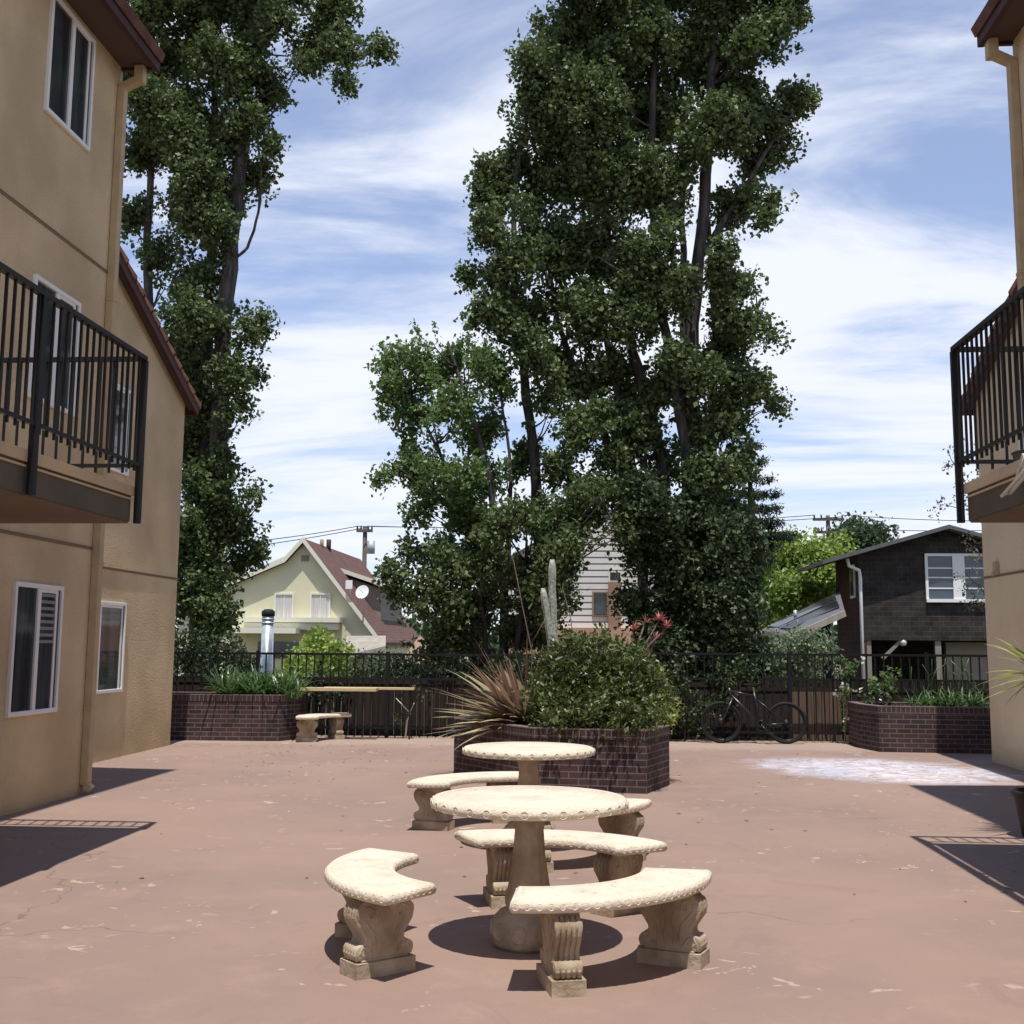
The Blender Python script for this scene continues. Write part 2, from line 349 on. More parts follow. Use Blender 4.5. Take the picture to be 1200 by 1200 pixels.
def patio_mat():
    m = bpy.data.materials.new('painted_patio'); m.use_nodes = True; t = m.node_tree; b = t.nodes['Principled BSDF']; l = t.links.new
    tcn = t.nodes.new('ShaderNodeTexCoord'); P = tcn.outputs['Object']
    def noise(sc, det=6, ro=.55, vec=None, dist=0):
        n = t.nodes.new('ShaderNodeTexNoise'); n.inputs['Scale'].default_value = sc; n.inputs['Detail'].default_value = det; n.inputs['Roughness'].default_value = ro; n.inputs['Distortion'].default_value = dist
        l(vec or P, n.inputs['Vector']); return n.outputs['Fac']
    def mr(v, a, b_, c=0, d=1):
        n = t.nodes.new('ShaderNodeMapRange'); l(v, n.inputs[0]); n.inputs[1].default_value = a; n.inputs[2].default_value = b_; n.inputs[3].default_value = c; n.inputs[4].default_value = d; n.interpolation_type = 'SMOOTHSTEP'; return n.outputs[0]
    def mix(f, a, b_):
        n = t.nodes.new('ShaderNodeMix'); n.data_type = 'RGBA'
        if isinstance(f, float): n.inputs[0].default_value = f
        else: l(f, n.inputs[0])
        for i, c in ((6, a), (7, b_)):
            if isinstance(c, tuple): n.inputs[i].default_value = (*c, 1)
            else: l(c, n.inputs[i])
        return n.outputs[2]
    c = mix(mr(noise(.45, 5), .35, .65), (.308, .214, .170), (.264, .185, .152))
    c = mix(M(t, 'MULTIPLY', mr(noise(2.2, 8, .65), .5, .75), .5), c, (.37, .255, .205))
    c = mix(M(t, 'MULTIPLY', mr(noise(9, 8, .7), .55, .8), .4), c, (.235, .150, .125))
    c = mix(M(t, 'MULTIPLY', mr(noise(.8, 7, .7, dist=1.5), .56, .62), .30), c, (.235, .155, .13))
    c = mix(M(t, 'MULTIPLY', mr(noise(60, 3, .6), .55, .75), .30), c, (.22, .145, .12))
    vo = t.nodes.new('ShaderNodeTexVoronoi'); vo.feature = 'DISTANCE_TO_EDGE'; vo.inputs['Scale'].default_value = .22
    wv = t.nodes.new('ShaderNodeVectorMath'); wv.operation = 'ADD'; nz = t.nodes.new('ShaderNodeTexNoise'); nz.inputs['Scale'].default_value = 1.3; nz.inputs['Detail'].default_value = 6; l(P, nz.inputs['Vector'])
    ns_ = t.nodes.new('ShaderNodeVectorMath'); ns_.operation = 'SCALE'; ns_.inputs['Scale'].default_value = 1.1; l(nz.outputs['Color'], ns_.inputs[0]); l(P, wv.inputs[0]); l(ns_.outputs[0], wv.inputs[1]); l(wv.outputs[0], vo.inputs['Vector'])
    crk = mr(vo.outputs['Distance'], .0022, .0009); crk = M(t, 'MULTIPLY', crk, mr(noise(.35, 2), .48, .56)); c = mix(M(t, 'MULTIPLY', crk, .55), c, (.12, .08, .07))
    sp = t.nodes.new('ShaderNodeSeparateXYZ'); l(P, sp.inputs[0]); X, Y = sp.outputs[0], sp.outputs[1]
    # worn paint: pale flakes, denser towards the far edge
    fl = mr(noise(6.5, 4, .55, dist=.8), .63, .655)
    patch = mr(noise(.9, 3), .50, .58)
    far = mr(Y, 4, 20, .45, .8)
    c = mix(M(t, 'MULTIPLY', M(t, 'MULTIPLY', fl, patch), far), c, (.60, .47, .38))
    # bare concrete rim by the planters
    edge = M(t, 'ADD', Y, M(t, 'MULTIPLY', noise(1.5, 5), 1.6)); edge = mr(edge, 19.9, 20.8)
    c = mix(M(t, 'MULTIPLY', edge, .30), c, (.50, .40, .32))
    # chalk drawing, scuffed
    dx = M(t, 'DIVIDE', M(t, 'SUBTRACT', X, 3.75), 1.75); dy = M(t, 'DIVIDE', M(t, 'SUBTRACT', M(t, 'MULTIPLY_ADD', X, .25, Y), 17.6), 1.75)
    rr = M(t, 'ADD', M(t, 'MULTIPLY', dx, dx), M(t, 'MULTIPLY', dy, dy)); rr = M(t, 'ADD', rr, M(t, 'MULTIPLY', noise(1.6, 5, .6), 1.3))
    ck = mr(rr, 1.85, .85); scr = mr(noise(4.5, 8, .75, dist=1.2), .36, .60, .15, 1)
    hue = mix(mr(noise(.9, 2), .4, .6), (.72, .70, .80), (.58, .66, .80))
    hue = mix(mr(noise(1.7, 2, dist=1), .56, .66), hue, (.85, .76, .78))
    c = mix(M(t, 'MULTIPLY', M(t, 'MULTIPLY', ck, scr), .76), c, hue)
    l(c, b.inputs['Base Color']); b.inputs['Roughness'].default_value = .75; b.inputs['Specular IOR Level'].default_value = .25
    bp = t.nodes.new('ShaderNodeBump'); bp.inputs['Strength'].default_value = .25; bp.inputs['Distance'].default_value = .01; l(noise(30, 7, .7), bp.inputs['Height']); l(bp.outputs[0], b.inputs['Normal'])
    return m
M_patio = patio_mat()
M_ground = mat('garden_ground', (.07, .075, .035), .95, col2=(.13, .11, .06), vscale=.4, bump=.5, bscale=4)

# ------------------------------------------------------------------ foliage
rng = np.random.default_rng(7)
def leaves_mesh(name, material, parent, P, size, droop=.35, up=.6, aspect=.75, kind=None, label=None):
    """one small folded leaf at each point of P"""
    n = len(P); r = rng
    ax = r.normal(size=(n, 3)); ax[:, 2] -= droop; ax /= np.linalg.norm(ax, axis=1)[:, None]
    nm = r.normal(size=(n, 3)); nm[:, 2] += up; nm -= ax*np.sum(nm*ax, axis=1)[:, None]; nm /= np.linalg.norm(nm, axis=1)[:, None]+1e-9
    sd_ = np.cross(ax, nm); Ls = size*r.uniform(.45, 1.40, n)[:, None]; Wd = Ls*aspect*.5
    fold = nm*Ls*r.uniform(.02, .18, n)[:, None]
    V = np.stack([P, P+ax*Ls*.45+sd_*Wd+fold, P+ax*Ls, P+ax*Ls*.45-sd_*Wd+fold], axis=1).reshape(-1, 3)
    org = np.array(parent['_org']) if parent is not None else np.zeros(3)
    V = (V-org).astype(np.float32)
    me = bpy.data.meshes.new(name); me.vertices.add(4*n); me.vertices.foreach_set('co', V.ravel())
    me.loops.add(6*n); me.polygons.add(2*n)
    base = np.arange(n)[:, None]*4; idx = (base+np.array([[0, 1, 2, 0, 2, 3]])).ravel().astype(np.int32)
    me.loops.foreach_set('vertex_index', idx); me.polygons.foreach_set('loop_start', (np.arange(2*n)*3).astype(np.int32))
    me.update(calc_edges=True); me.materials.append(material)
    o = bpy.data.objects.new(name, me); COL.objects.link(o)
    if parent is not None: o.parent = parent; o['_org'] = list(parent['_org'])
    return o
def clump_points(lobes, dens, k, sig, shell=.42, vert=1.15, jitter=1.0, warp=0):
    """lobes: (x,y,z,rx,ry,rz). dens: leaf clumps per m2 of lobe surface; k leaves each."""
    out = []
    for i_, (x, y, z, rx, ry, rz) in enumerate(lobes):
        area = 4*math.pi*(((rx*ry)**1.6+(rx*rz)**1.6+(ry*rz)**1.6)/3)**(1/1.6)
        n = max(3, int(dens*area)); d = rng.normal(size=(n, 3)); d /= np.linalg.norm(d, axis=1)[:, None]
        rad = rng.uniform(0, 1, n)**shell*rng.uniform(.82, 1.08, n)
        c = np.array([x, y, z])+d*rad[:, None]*np.array([rx, ry, rz])
        s_ = sig*rng.uniform(.5, 1.4, n)
        cnt = np.maximum(4, (k*rng.uniform(.4, 1.5, n)).astype(int)); ci = np.repeat(np.arange(n), cnt)
        g_ = rng.normal(size=(len(ci), 3)); g_ /= np.linalg.norm(g_, axis=1)[:, None]
        g_ *= (rng.uniform(0, 1, len(ci))**.5)[:, None]*2.0
        if warp:
            w3 = np.stack([np.sin(c[:, 2]*2.9+c[:, 0]*1.3+i_)+np.sin(c[:, 2]*6.1+2*i_), np.sin(c[:, 0]*2.3+c[:, 2]*2.1), np.sin(c[:, 0]*4.1+c[:, 1]*2.2+i_)+.6*np.sin(c[:, 0]*8.3)], axis=1)
            c = c+w3*warp*np.array([.5, .4, .6])
            hole = np.sin(c[:, 0]*3.7+1.1)*np.sin(c[:, 2]*2.6+c[:, 0])+np.sin(c[:, 1]*3.1+c[:, 2]*1.7)*.6
            keep = hole > -.95+.0*hole; kk = keep[ci]; ci_ = ci[kk]; g2 = g_[kk]
            out.append(c[ci_]+g2*s_[ci_][:, None]*np.array([1, 1, vert])*jitter)
            ns = max(2, int(n*.16)); dd = rng.normal(size=(ns, 3)); dd[:, 2] = dd[:, 2]*.7; dd /= np.linalg.norm(dd, axis=1)[:, None]
            st0 = np.array([x, y, z])+dd*np.array([rx, ry, rz])*.8; dr = dd*.7+np.array([0, 0, .55]); ll = rng.uniform(.25, .8, ns)*warp*2.2
            for q_ in range(ns):
                m__ = int(16+ll[q_]*34); tt = rng.uniform(0, 1, m__)[:, None]
                out.append(st0[q_]+dr[q_]*ll[q_]*tt+np.array([0, 0, -.12])*tt**2+rng.normal(size=(m__, 3))*.055*(1.25-tt))
        else:
            out.append(c[ci]+g_*s_[ci][:, None]*np.array([1, 1, vert])*jitter)
    return np.concatenate(out)
def px_lobes(L_, Y, thick=1.0, rnd=.6):
    """lobes surveyed as (px,py,half width,half height[,dy]) at distance Y -> solid ellipsoids in metres"""
    out = []; sc = Y/F_PX
    for i, l in enumerate(L_):
        dy = l[4] if len(l) > 4 else (rnd*math.sin(i*2.4+1))
        p = at(l[0], l[1], Y+dy); out.append((p.x, p.y, p.z, l[2]*sc, (l[2]+l[3])/2*sc*thick, l[3]*sc))
    return out
def limb(mb, pts, r0, r1, n=10, wob=.03):
    k = len(pts); P = []; rd = []
    rs = random.Random(int(abs(pts[0][0]*1000))+k)
    for i in range(k-1):
        a = Vector(pts[i]); b = Vector(pts[i+1])
        for j in range(4):
            t = j/4; P.append(a.lerp(b, t)+Vector((rs.uniform(-wob, wob), rs.uniform(-wob, wob), 0)))
    P.append(Vector(pts[-1])); m_ = len(P)
    rd = [r0+(r1-r0)*i/(m_-1) for i in range(m_)]
    rd = [r*(1+rs.uniform(-.07, .07)) for r in rd]; mb.tube(P, rd, n)

# ------------------------------------------------------------------ ground
mb = MB(); mb.add([(-6.68-12, -14, 0), (18, -14, 0), (18, 21.5, 0), (-18, 21.5, 0)], [(0, 1, 2, 3)])
tag(mb.build('patio', M_patio), kind='structure')
def gz(x, y):
    t = min(max((y-21.6)/10, 0), 1); z = -.06-2.4*t*t*(3-2*t)
    if y > 60: z += (y-60)*.012
    return z
xs = [-600, -300, -150, -80]+list(range(-50, 51, 5))+[80, 150, 300, 600]; ys = [-200, -60, -20, 10, 21.6, 23, 25, 27, 29, 31.6, 34, 38, 45, 60, 90, 140, 250, 500, 900]
mb = MB(); vs = [(x, y, gz(x, y)) for y in ys for x in xs]; nx = len(xs)
mb.add(vs, [(j*nx+i, j*nx+i+1, (j+1)*nx+i+1, (j+1)*nx+i) for j in range(len(ys)-1) for i in range(nx-1)], True)
tag(mb.build('ground', M_ground), kind='structure')

# ------------------------------------------------------------------ apartment buildings
def course_roof(mb, x0, x1, ya, za, yb, zb, axis='y', n=None, t=.05):
    """overlapping tile courses from the eave (a) up to (b)"""
    ln = math.hypot(yb-ya, zb-za); n = n or int(ln/.36)
    ux, uz = (yb-ya)/ln, (zb-za)/ln; st = ln/n
    for i in range(n):
        s0 = i*st-.04; s1 = (i+1)*st
        lo = .055; hi = .0
        q = [(ya+ux*s0-uz*0, za+uz*s0), (ya+ux*s1, za+uz*s1), (ya+ux*s1-uz*(hi+t)*(1 if ux > 0 else -1)*1, za+uz*s1+abs(ux)*(hi+t)), (ya+ux*s0-uz*(lo+t)*(1 if ux > 0 else -1), za+uz*s0+abs(ux)*(lo+t))]
        if axis == 'y': mb.ext([(x0, y, z) for y, z in q], (x1-x0, 0, 0))
        else: mb.ext([(y, x0, z) for y, z in q], (0, x1-x0, 0))

def window_unit(parent, s, X, y0, y1, z0, z1, mull=.5, blinds=False, slats=0):
    """sliding window on a courtyard wall; s = +1 when the wall faces +X"""
    f = MB(); t = .045; o = .035
    xa, xb = sorted((X-s*.02, X+s*o))
    f.box(xa, xb, y0, y0+t, z0, z1); f.box(xa, xb, y1-t, y1, z0, z1)
    f.box(xa, xb, y0+t, y1-t, z0, z0+t); f.box(xa, xb, y0+t, y1-t, z1-t, z1)
    ym = y0+(y1-y0)*mull; f.box(*sorted((X-s*.02, X+s*(o-.006))), ym-.035, ym+.035, z0+t, z1-t)
    fr = f.build('window', M_white, parent, bevel=.004)
    p = MB(); p.box(*sorted((X+s*.003, X+s*.008)), y0+t, ym-.035, z0+t, z1-t); p.box(*sorted((X+s*.003, X+s*.012)), ym+.035, y1-t, z0+t, z1-t)
    p.build('pane', M_glass, fr)
    # sliding sash stile on one side
    q = MB(); q.box(*sorted((X+s*.012, X+s*.022)), y1-t-.10, y1-t-.06, z0+t, z1-t); q.box(*sorted((X+s*.012, X+s*.022)), ym+.035, y1-t-.10, z1-t-.035, z1-t)
    q.build('sash', M_white, fr)
    if slats:
        b = MB()
        for i in range(slats): b.box(*sorted((X+s*.014, X+s*.019)), ym+.05, y1-t-.12, z1-.12-i*.065, z1-.12-i*.065+.03)
        b.build('blind', mat('blind_slat', (.25, .24, .24), .8), fr)
    return fr

def railing(mb, a, b, z0, z1, post_ts=(), sp=.115):
    """balusters, top and bottom rail from a to b (xy)"""
    a = Vector((*a, 0)); b = Vector((*b, 0)); ln = (b-a).length; d = (b-a)/ln
    mb.bar((a.x, a.y, z1), (b.x, b.y, z1), .055, .035); mb.bar((a.x, a.y, z0), (b.x, b.y, z0), .03, .03)
    n = int(ln/sp)
    for i in range(1, n):
        p = a+d*(i*ln/n); mb.box(p.x-.009, p.x+.009, p.y-.009, p.y+.009, z0-.06, z1-.015)

def apartment(s, Xn, Yn, Xf, Yf, M_st, label, ecut, eave_z, farz, deckX, deckY, tipX, tipY):
    # s=+1: building on the left whose wall faces +X;  s=-1: on the right
    root = thing('apartment_building', (Xn, Yn-6, 0), label, 'building')
    Y0 = -7; out = Xn-s*10; outf = Xf-s*9
    w = MB(); w.box(*sorted((out, Xn)), Y0, Yn, -.3, eave_z)
    ridgeX = Xn-s*5; rz = eave_z+5*.42
    for yy in (Y0, Yn-.02):
        w.ext([(out, yy, eave_z), (Xn, yy, eave_z), (ridgeX, yy, rz)], (0, .02, 0))
    # far wing with a roof falling towards +Y
    sl = .415; hz = farz+(Yf-Yn)*sl
    w.ext([(Xf, Yn, -.3), (Xf, Yf, -.3), (Xf, Yf, farz), (Xf, Yn, hz)], (outf-Xf, 0, 0))
    w.build('wall', M_st, root)
    # control joints of the render
    for (X, ya, yb) in ((Xn, Y0, Yn), (Xf, Yn, Yf)):
        g = MB()
        for z in (2.60, 5.70):
            if X == Xf and z > 5: continue
            g.box(*sorted((X+s*.001, X+s*.007)), ya, yb, z-.012, z+.012)
            g.box(*sorted((X+s*.001, X+s*.012)), ya, yb, z+.012, z+.022)
        g.build('control_joint', M_trim, root)
    # near roof
    r = MB(); ov = abs(tipX-Xn); oy = tipY-Yn
    ex = Xn+s*ov
    course_roof(r, Y0-.4, Yn+oy, ex, eave_z-.10+.09, ridgeX, rz+.11, axis='x')
    course_roof(r, Y0-.4, Yn+oy, out-s*ov, eave_z-.10+.12, ridgeX, rz+.14, axis='x')
    rf = r.build('roof', M_tiled, root)
    f = MB(); f.box(*sorted((ex-s*.05, ex+s*.012)), Y0-.4, Yn+oy+.012, eave_z-.13, eave_z+.10)
    f.ext([(ex-s*.05, Yn+oy-.05, eave_z-.13), (Xn-s*.6, Yn+oy-.05, eave_z-.13), (ridgeX, Yn+oy-.05, rz-.1), (ridgeX, Yn+oy-.05, rz+.12), (ex-s*.05, Yn+oy-.05, eave_z+.05)], (0, .05, 0))
    f.build('fascia', M_fascia, rf)
    f = MB(); f.box(*sorted((Xn+s*.001, ex-s*.051)), Y0-.4, Yn+oy-.06, eave_z-.10, eave_z-.08)
    f.build('soffit', M_soffit, rf)
    # far roof
    r = MB(); course_roof(r, *sorted((Xf+s*.17, outf)), Yf+.24, farz-.24*sl+.02, Yn, hz+.02, axis='y')
    rf = r.build('roof', M_tile, root)
    f = MB(); y1 = Yf+.22; z1 = farz-.22*sl-.03; hz = hz-.03
    f.ext([(Xf+s*.155, y1, z1-.10), (Xf+s*.155, y1, z1+.045), (Xf+s*.155, Yn+.01, hz+.045), (Xf+s*.155, Yn+.01, hz-.10)], (-s*.04, 0, 0))
    f.box(*sorted((outf, Xf+s*.113)), y1-.04, y1, z1-.10, z1+.04)
    f.build('fascia', M_fascia, rf)
    f = MB(); f.ext([(Xf+s*.002, y1-.05, z1-.02), (Xf+s*.002, y1-.05, z1+.02), (Xf+s*.002, Yn+.01, hz+.02), (Xf+s*.002, Yn+.01, hz-.02)], (s*.110, 0, 0))
    f.build('soffit', M_soffit, rf)
    # gutter stub and downspout at the near corner
    d = MB(); dx0, dx1 = sorted((Xn+s*.004, Xn+s*.09)); yc = Yn-.09
    d.box(dx0, dx1, yc-.055, yc+.055, .12, eave_z-.36)
    for z in (.9, 2.45, 5.4): d.box(*sorted((Xn+s*.004, Xn+s*.098)), yc-.065, yc+.065, z-.02, z+.02)
    d.ext([(dx0, yc-.055, .119), (dx0, yc+.055, .119), (dx1+.0, yc+.055, .119), (dx1, yc-.055, .119)], (0, 0, -.02))
    d.bar((Xn+s*.05, yc, .10), (Xn+s*.11, yc, .05), .10, .07)
    d.bar((Xn+s*.045, yc, eave_z-.37), (Xn+s*.22, yc, eave_z-.28), .10, .09)
    d.box(*sorted((Xn+s*.19, Xn+s*.30)), yc-.055, yc+.055, eave_z-.32, eave_z-.11)
    d.build('downspout', M_spout, root, bevel=.006)
    # balcony
    bx0, bx1 = sorted((Xn+s*.003, deckX)); by0, by1 = deckY-5.6, deckY
    sl_ = MB(); sl_.box(bx0, bx1, by0, by1, 2.585, 2.80)
    bl = sl_.build('balcony', M_balc, root)
    c = MB(); c.box(*sorted((Xn+s*.003, deckX+s*.02)), by0-.02, by1+.02, 2.80, 2.88); c.box(*sorted((deckX, deckX+s*.012)), by0, by1, 2.765, 2.779)
    c.build('deck_edge', M_stucL if s > 0 else M_stucR, bl)
    c = MB(); c.box(bx0+.01, bx1-.01, by0+.01, by1-.01, 2.57, 2.584); c.build('soffit', M_balcu, bl)
    px = deckX+s*.045
    g = MB(); railing(g, (px, by0), (px, by1+.04), 3.06, 3.97)
    g.build('railing', M_iron, bl)
    g = MB(); railing(g, (Xn+s*.01, by1+.045), (px-s*.03, by1+.045), 3.06, 3.97); g.build('railing', M_iron, bl)
    g = MB(); railing(g, (Xn+s*.01, by0-.045), (px-s*.03, by0-.045), 3.06, 3.97); g.build('railing', M_iron, bl)
    for yy in (by1+.045, by1-1.87, by1-3.74, by0-.045):
        g = MB(); g.box(px-.025, px+.025, yy-.025, yy+.025, 2.575, 3.955); g.build('post', M_iron, bl)
    g = MB(); g.box(Xn+s*.06-.02, Xn+s*.06+.02, by1+.025, by1+.065, 2.9, 3.95); g.build('post', M_iron, bl)
    return root, bl

left, lbal = apartment(1, -5.45, 12.95, -6.68, 19.06, M_stucL, 'brown stucco apartment block with white sliding windows, at the left edge', 0, 8.28, 5.53, -3.83, 9.72, -5.03, 12.95)
window_unit(left, 1, -5.45, 11.07, 12.12, 6.83, 8.10)
window_unit(left, 1, -5.45, 11.07, 12.12, 3.93, 5.15)
window_unit(left, 1, -5.45, 11.06, 12.10, .90, 2.16, slats=8)
window_unit(left, 1, -5.45, 6.2, 7.6, .90, 2.16); window_unit(left, 1, -5.45, 6.2, 7.6, 6.83, 8.1)
window_unit(left, 1, -6.68, 15.65, 16.93, .91, 2.15, mull=.30)
window_unit(left, 1, -6.68, 15.55, 16.75, 3.95, 5.18, mull=.30)
right, rbal = apartment(-1, 4.42, 12.40, 5.62, 18.0, M_stucR, 'tan stucco apartment block with dark fascia, at the right edge', 0, 8.05, 5.26, 2.92, 9.66, 4.08, 12.42)
window_unit(right, -1, 4.42, 10.2, 11.3, 3.93, 5.15); window_unit(right, -1, 4.42, 10.2, 11.3, .9, 2.16)
window_unit(right, -1, 5.62, 15.2, 16.2, 3.9, 5.1)
u = MB(); u.box(5.56, 5.619, 17.30, 17.42, 2.62, 2.80); u.box(5.53, 5.56, 17.33, 17.39, 2.60, 2.66)
u.build('outlet_box', M_spout, right, bevel=.006)
# cream tube frame hooked to the right balcony
r_ = MB()
r_.tube([(2.89, 8.30, 2.90), (2.87, 8.42, 2.72), (2.86, 8.50, 2.66), (2.86, 8.20, 2.74), (2.86, 7.9, 2.80)], .013, 8); r_.tube([(2.89, 8.22, 2.91), (2.86, 8.24, 2.73)], .012, 8)
r_.tube([(2.86, 8.50, 2.66), (2.80, 8.50, 2.64), (2.80, 7.95, 2.77), (2.86, 7.9, 2.80)], .012, 8)
tag(r_.build('hanging_bracket', M_cream, None, loc=(2.89, 8.2, 2.83)), 'cream metal tube bracket hooked over the edge of the right balcony', 'bracket')
r_ = MB(); r_.lathe([(.10, 0), (.14, .02), (.17, .16), (.18, .17), (.165, .18), (.15, .15), (.01, .14)], (3.35, 9.35, 2.905), 24)
r_.tube([(3.35, 9.35, 3.03), (3.36, 9.36, 3.12)], .01, 6)
tag(r_.build('planter_bowl', M_pot, None, loc=(3.35, 9.35, 2.9)), 'dark bowl standing on the floor of the right balcony', 'bowl')

# ------------------------------------------------------------------ stone furniture
def table_proto(label, loc, rot):
    root = thing('garden_table', (0, 0, 0), label, 'table', 'round cast stone tables')
    t = MB(); Rr = .54
    prof = [(Rr-.09, .675), (Rr-.03, .678), (Rr-.008, .688), (Rr, .700), (Rr, .712), (Rr-.005, .725), (Rr-.018, .737), (Rr-.032, .741), (Rr-.037, .734), (Rr-.044, .734), (Rr-.049, .741), (.034, .742), (.028, .737), (.012, .737)]
    t.lathe(prof, n=96)
    n = 34
    for i in range(n):
        a = 2*math.pi*i/n; nn = Vector((math.cos(a), math.sin(a), 0)); c = nn*(Rr-.001)+Vector((0, 0, .707)); c -= nn*.0020; t.ring(c, nn, .020, .0034, 14); t.ring(c, nn, .009, .003, 12)
        a += math.pi/n; nn = Vector((math.cos(a), math.sin(a), 0)); p = nn*(Rr-.003)
        t.tube([p+Vector((0, 0, .722)), p+Vector((0, 0, .690))], .0035, 6)
    t.v = [(x_, y_, z_+.04) for x_, y_, z_ in t.v]; t.build('tabletop', M_conc, root)
    p = MB()
    p.lathe([(.185, 0), (.198, .02), (.205, .06), (.205, .10), (.19, .14), (.16, .17), (.122, .185), (.126, .20), (.130, .215), (.130, .235), (.116, .26), (.105, .32), (.095, .38), (.085, .45), (.080, .52), (.076, .57), (.084, .61), (.10, .64), (.135, .66), (.145, .674)], n=64, flute=(.24, .62, 12))
    for i in range(10):
        a = 2*math.pi*i/10; nn = Vector((math.cos(a), math.sin(a), 0))
        p.ring(nn*.202+Vector((0, 0, .085)), nn, .038, .007, 12)
    p.v = [(x_, y_, z_*1.056) for x_, y_, z_ in p.v]; p.build('pedestal', M_concd, root)
    root.location = loc; root.rotation_euler.z = rot; return root
tb = table_proto('round cast stone table in front, nearest the camera, with egg pattern rim', (-.36, 6.80, 0), .1)
tb2 = copy_tree(tb); tb2.location = (-.54, 10.05, 0); tb2.rotation_euler.z = 1.3; tb2['label'] = 'farther round cast stone table, standing just before the octagonal brick planter'

RI, RO, HA = .63, 1.0, R(43)
def bench_proto():
    root = thing('garden_bench', (0, 0, 0), 'x', 'bench', 'curved cast stone benches')
    def outline(o):
        pts = []; n = 22; ro = RO-o; ri = RI+o
        ao = HA-o/ro; ai = HA-o/ri; c = .022
        for i in range(n+1): pts.append((ro*math.cos(-ao+2*ao*i/n), ro*math.sin(-ao+2*ao*i/n)))
        for i in range(n+1): pts.append((ri*math.cos(ai-2*ai*i/n), ri*math.sin(ai-2*ai*i/n)))
        return pts
    m_ = MB(); lay = [(.035, .368), (.012, .370), (.003, .380), (0, .394), (.002, .410), (.010, .422), (.021, .428), (.026, .423), (.032, .423), (.037, .4285), (.06, .4285)]
    k = None; vs = []
    for o, z in lay:
        ol = outline(o); k = len(ol); vs += [(x-.8, y, z) for x, y in ol]
    fs = []
    for j in range(len(lay)-1):
        for i in range(k): fs.append((j*k+i, j*k+(i+1) % k, (j+1)*k+(i+1) % k, (j+1)*k+i))
    h = k//2; top = (len(lay)-1)*k
    for i in range(h-1): fs.append((top+i, top+i+1, top+k-2-i, top+k-1-i)); fs.append((k-1-i, k-2-i, i+1, i))
    m_.add(vs, fs, True)
    # egg rings along every edge
    def ringat(x, y, nx_, ny_):
        nn = Vector((nx_, ny_, .1)); c = Vector((x-.8, y, .399))-nn*.0022; m_.ring(c, nn, .0155, .0034, 12)
        tt = Vector((-ny_, nx_, 0)); m_.tube([c+tt*.026+Vector((0, 0, .016)), c+tt*.026-Vector((0, 0, .014))], .003, 5)
    nO = 27
    for i in range(nO):
        a = -HA+2*HA*(i+.5)/nO; ringat((RO-.002)*math.cos(a), (RO-.002)*math.sin(a), math.cos(a), math.sin(a))
    nI = 17
    for i in range(nI):
        a = -HA+2*HA*(i+.5)/nI; ringat((RI+.002)*math.cos(a), (RI+.002)*math.sin(a), -math.cos(a), -math.sin(a))
    for sgn in (-1, 1):
        a = HA*sgn; e = Vector((math.cos(a), math.sin(a))); nn = Vector((-math.sin(a)*sgn, math.cos(a)*sgn))
        for i in range(7):
            r = RI+.03+(RO-RI-.06)*(i+.5)/7; ringat(e.x*r-nn.x*.002, e.y*r-nn.y*.002, nn.x, nn.y)
    m_.build('seat', M_conc, root)
    prof = [(.118, .072), (.148, .084), (.158, .108), (.146, .132), (.118, .144), (.104, .166), (.108, .192), (.128, .222), (.152, .254), (.160, .288), (.150, .318), (.128, .336), (.118, .346), (.122, .3675)]
    for sgn in (-1, 1):
        a = R(27)*sgn; er = Vector((math.cos(a), math.sin(a), 0)); et = Vector((-math.sin(a), math.cos(a), 0)); c = er*.83-Vector((.8, 0, 0))
        l_ = MB()
        def P(r, t, z): return c+er*r+et*t+Vector((0, 0, z))
        # foot block with a softened top
        l_.cbox(c+Vector((0, 0, .036)), (.335, .165, .072), Matrix((er, et, Vector((0, 0, 1)))).transposed())
        th = .062
        poly = [(r, z) for r, z in prof]+[(-r, z) for r, z in prof[::-1]]
        l_.ext([P(r, -th, z) for r, z in poly], et*(2*th))
        # ribs that follow the scroll edges
        for e in (-1, 1):
            for t in (-.052, -.026, 0, .026, .052):
                l_.tube([P(e*(r-.002), t, z) for r, z in prof[1:13]], .0125, 8)
            l_.tube([P(e*.128, -.066, .118), P(e*.128, .066, .118)], .034, 14)
            l_.tube([P(e*.128, -.066, .300), P(e*.128, .066, .300)], .036, 14)
        for f_ in (-1, 1):
            for e in (-1, 1):
                sp_ = [(.118, .10), (.140, .118), (.128, .142), (.10, .140), (.085, .12), (.062, .10), (.055, .15), (.066, .20), (.10, .24), (.132, .275), (.128, .312), (.095, .325), (.065, .305), (.07, .275), (.095, .272), (.10, .292)]
                l_.tube([P(e*r, f_*.061, z) for r, z in sp_], [.0085]*len(sp_), 7)
                l_.tube([P(e*.02, f_*.061, .10), P(e*.03, f_*.061, .15), P(e*.012, f_*.061, .22), P(e*.035, f_*.061, .28), P(e*.005, f_*.061, .32)], .006, 6)
            l_.tube([P(-.09, f_*.06, .345), P(.09, f_*.06, .345)], .010, 6)
            l_.tube([P(-.13, f_*.062, .078), P(.13, f_*.062, .078)], .007, 6)
        l_.build('leg', M_concd, root, bevel=.005)
    return root
bp_ = bench_proto()
bench_list = [((-.38, 6.80), -48, 'curved stone bench in front on the right, nearest the camera, overlapping the front table'),
    ((-.445, 6.73), 194, 'curved stone bench standing alone left of the front table, seen end on'),
    ((-.395, 7.04), 77, 'curved stone bench behind the front table pedestal, between the two round tables'),
    ((-.62, 10.62), 136.6, 'curved stone bench on the left of the farther table'),
    ((-.55, 9.85), -53, 'curved stone bench mostly hidden behind the right side of the front tabletop'),
    ((-3.90, 20.05), 153, 'small looking stone bench far off, before the fence by the left planter')]
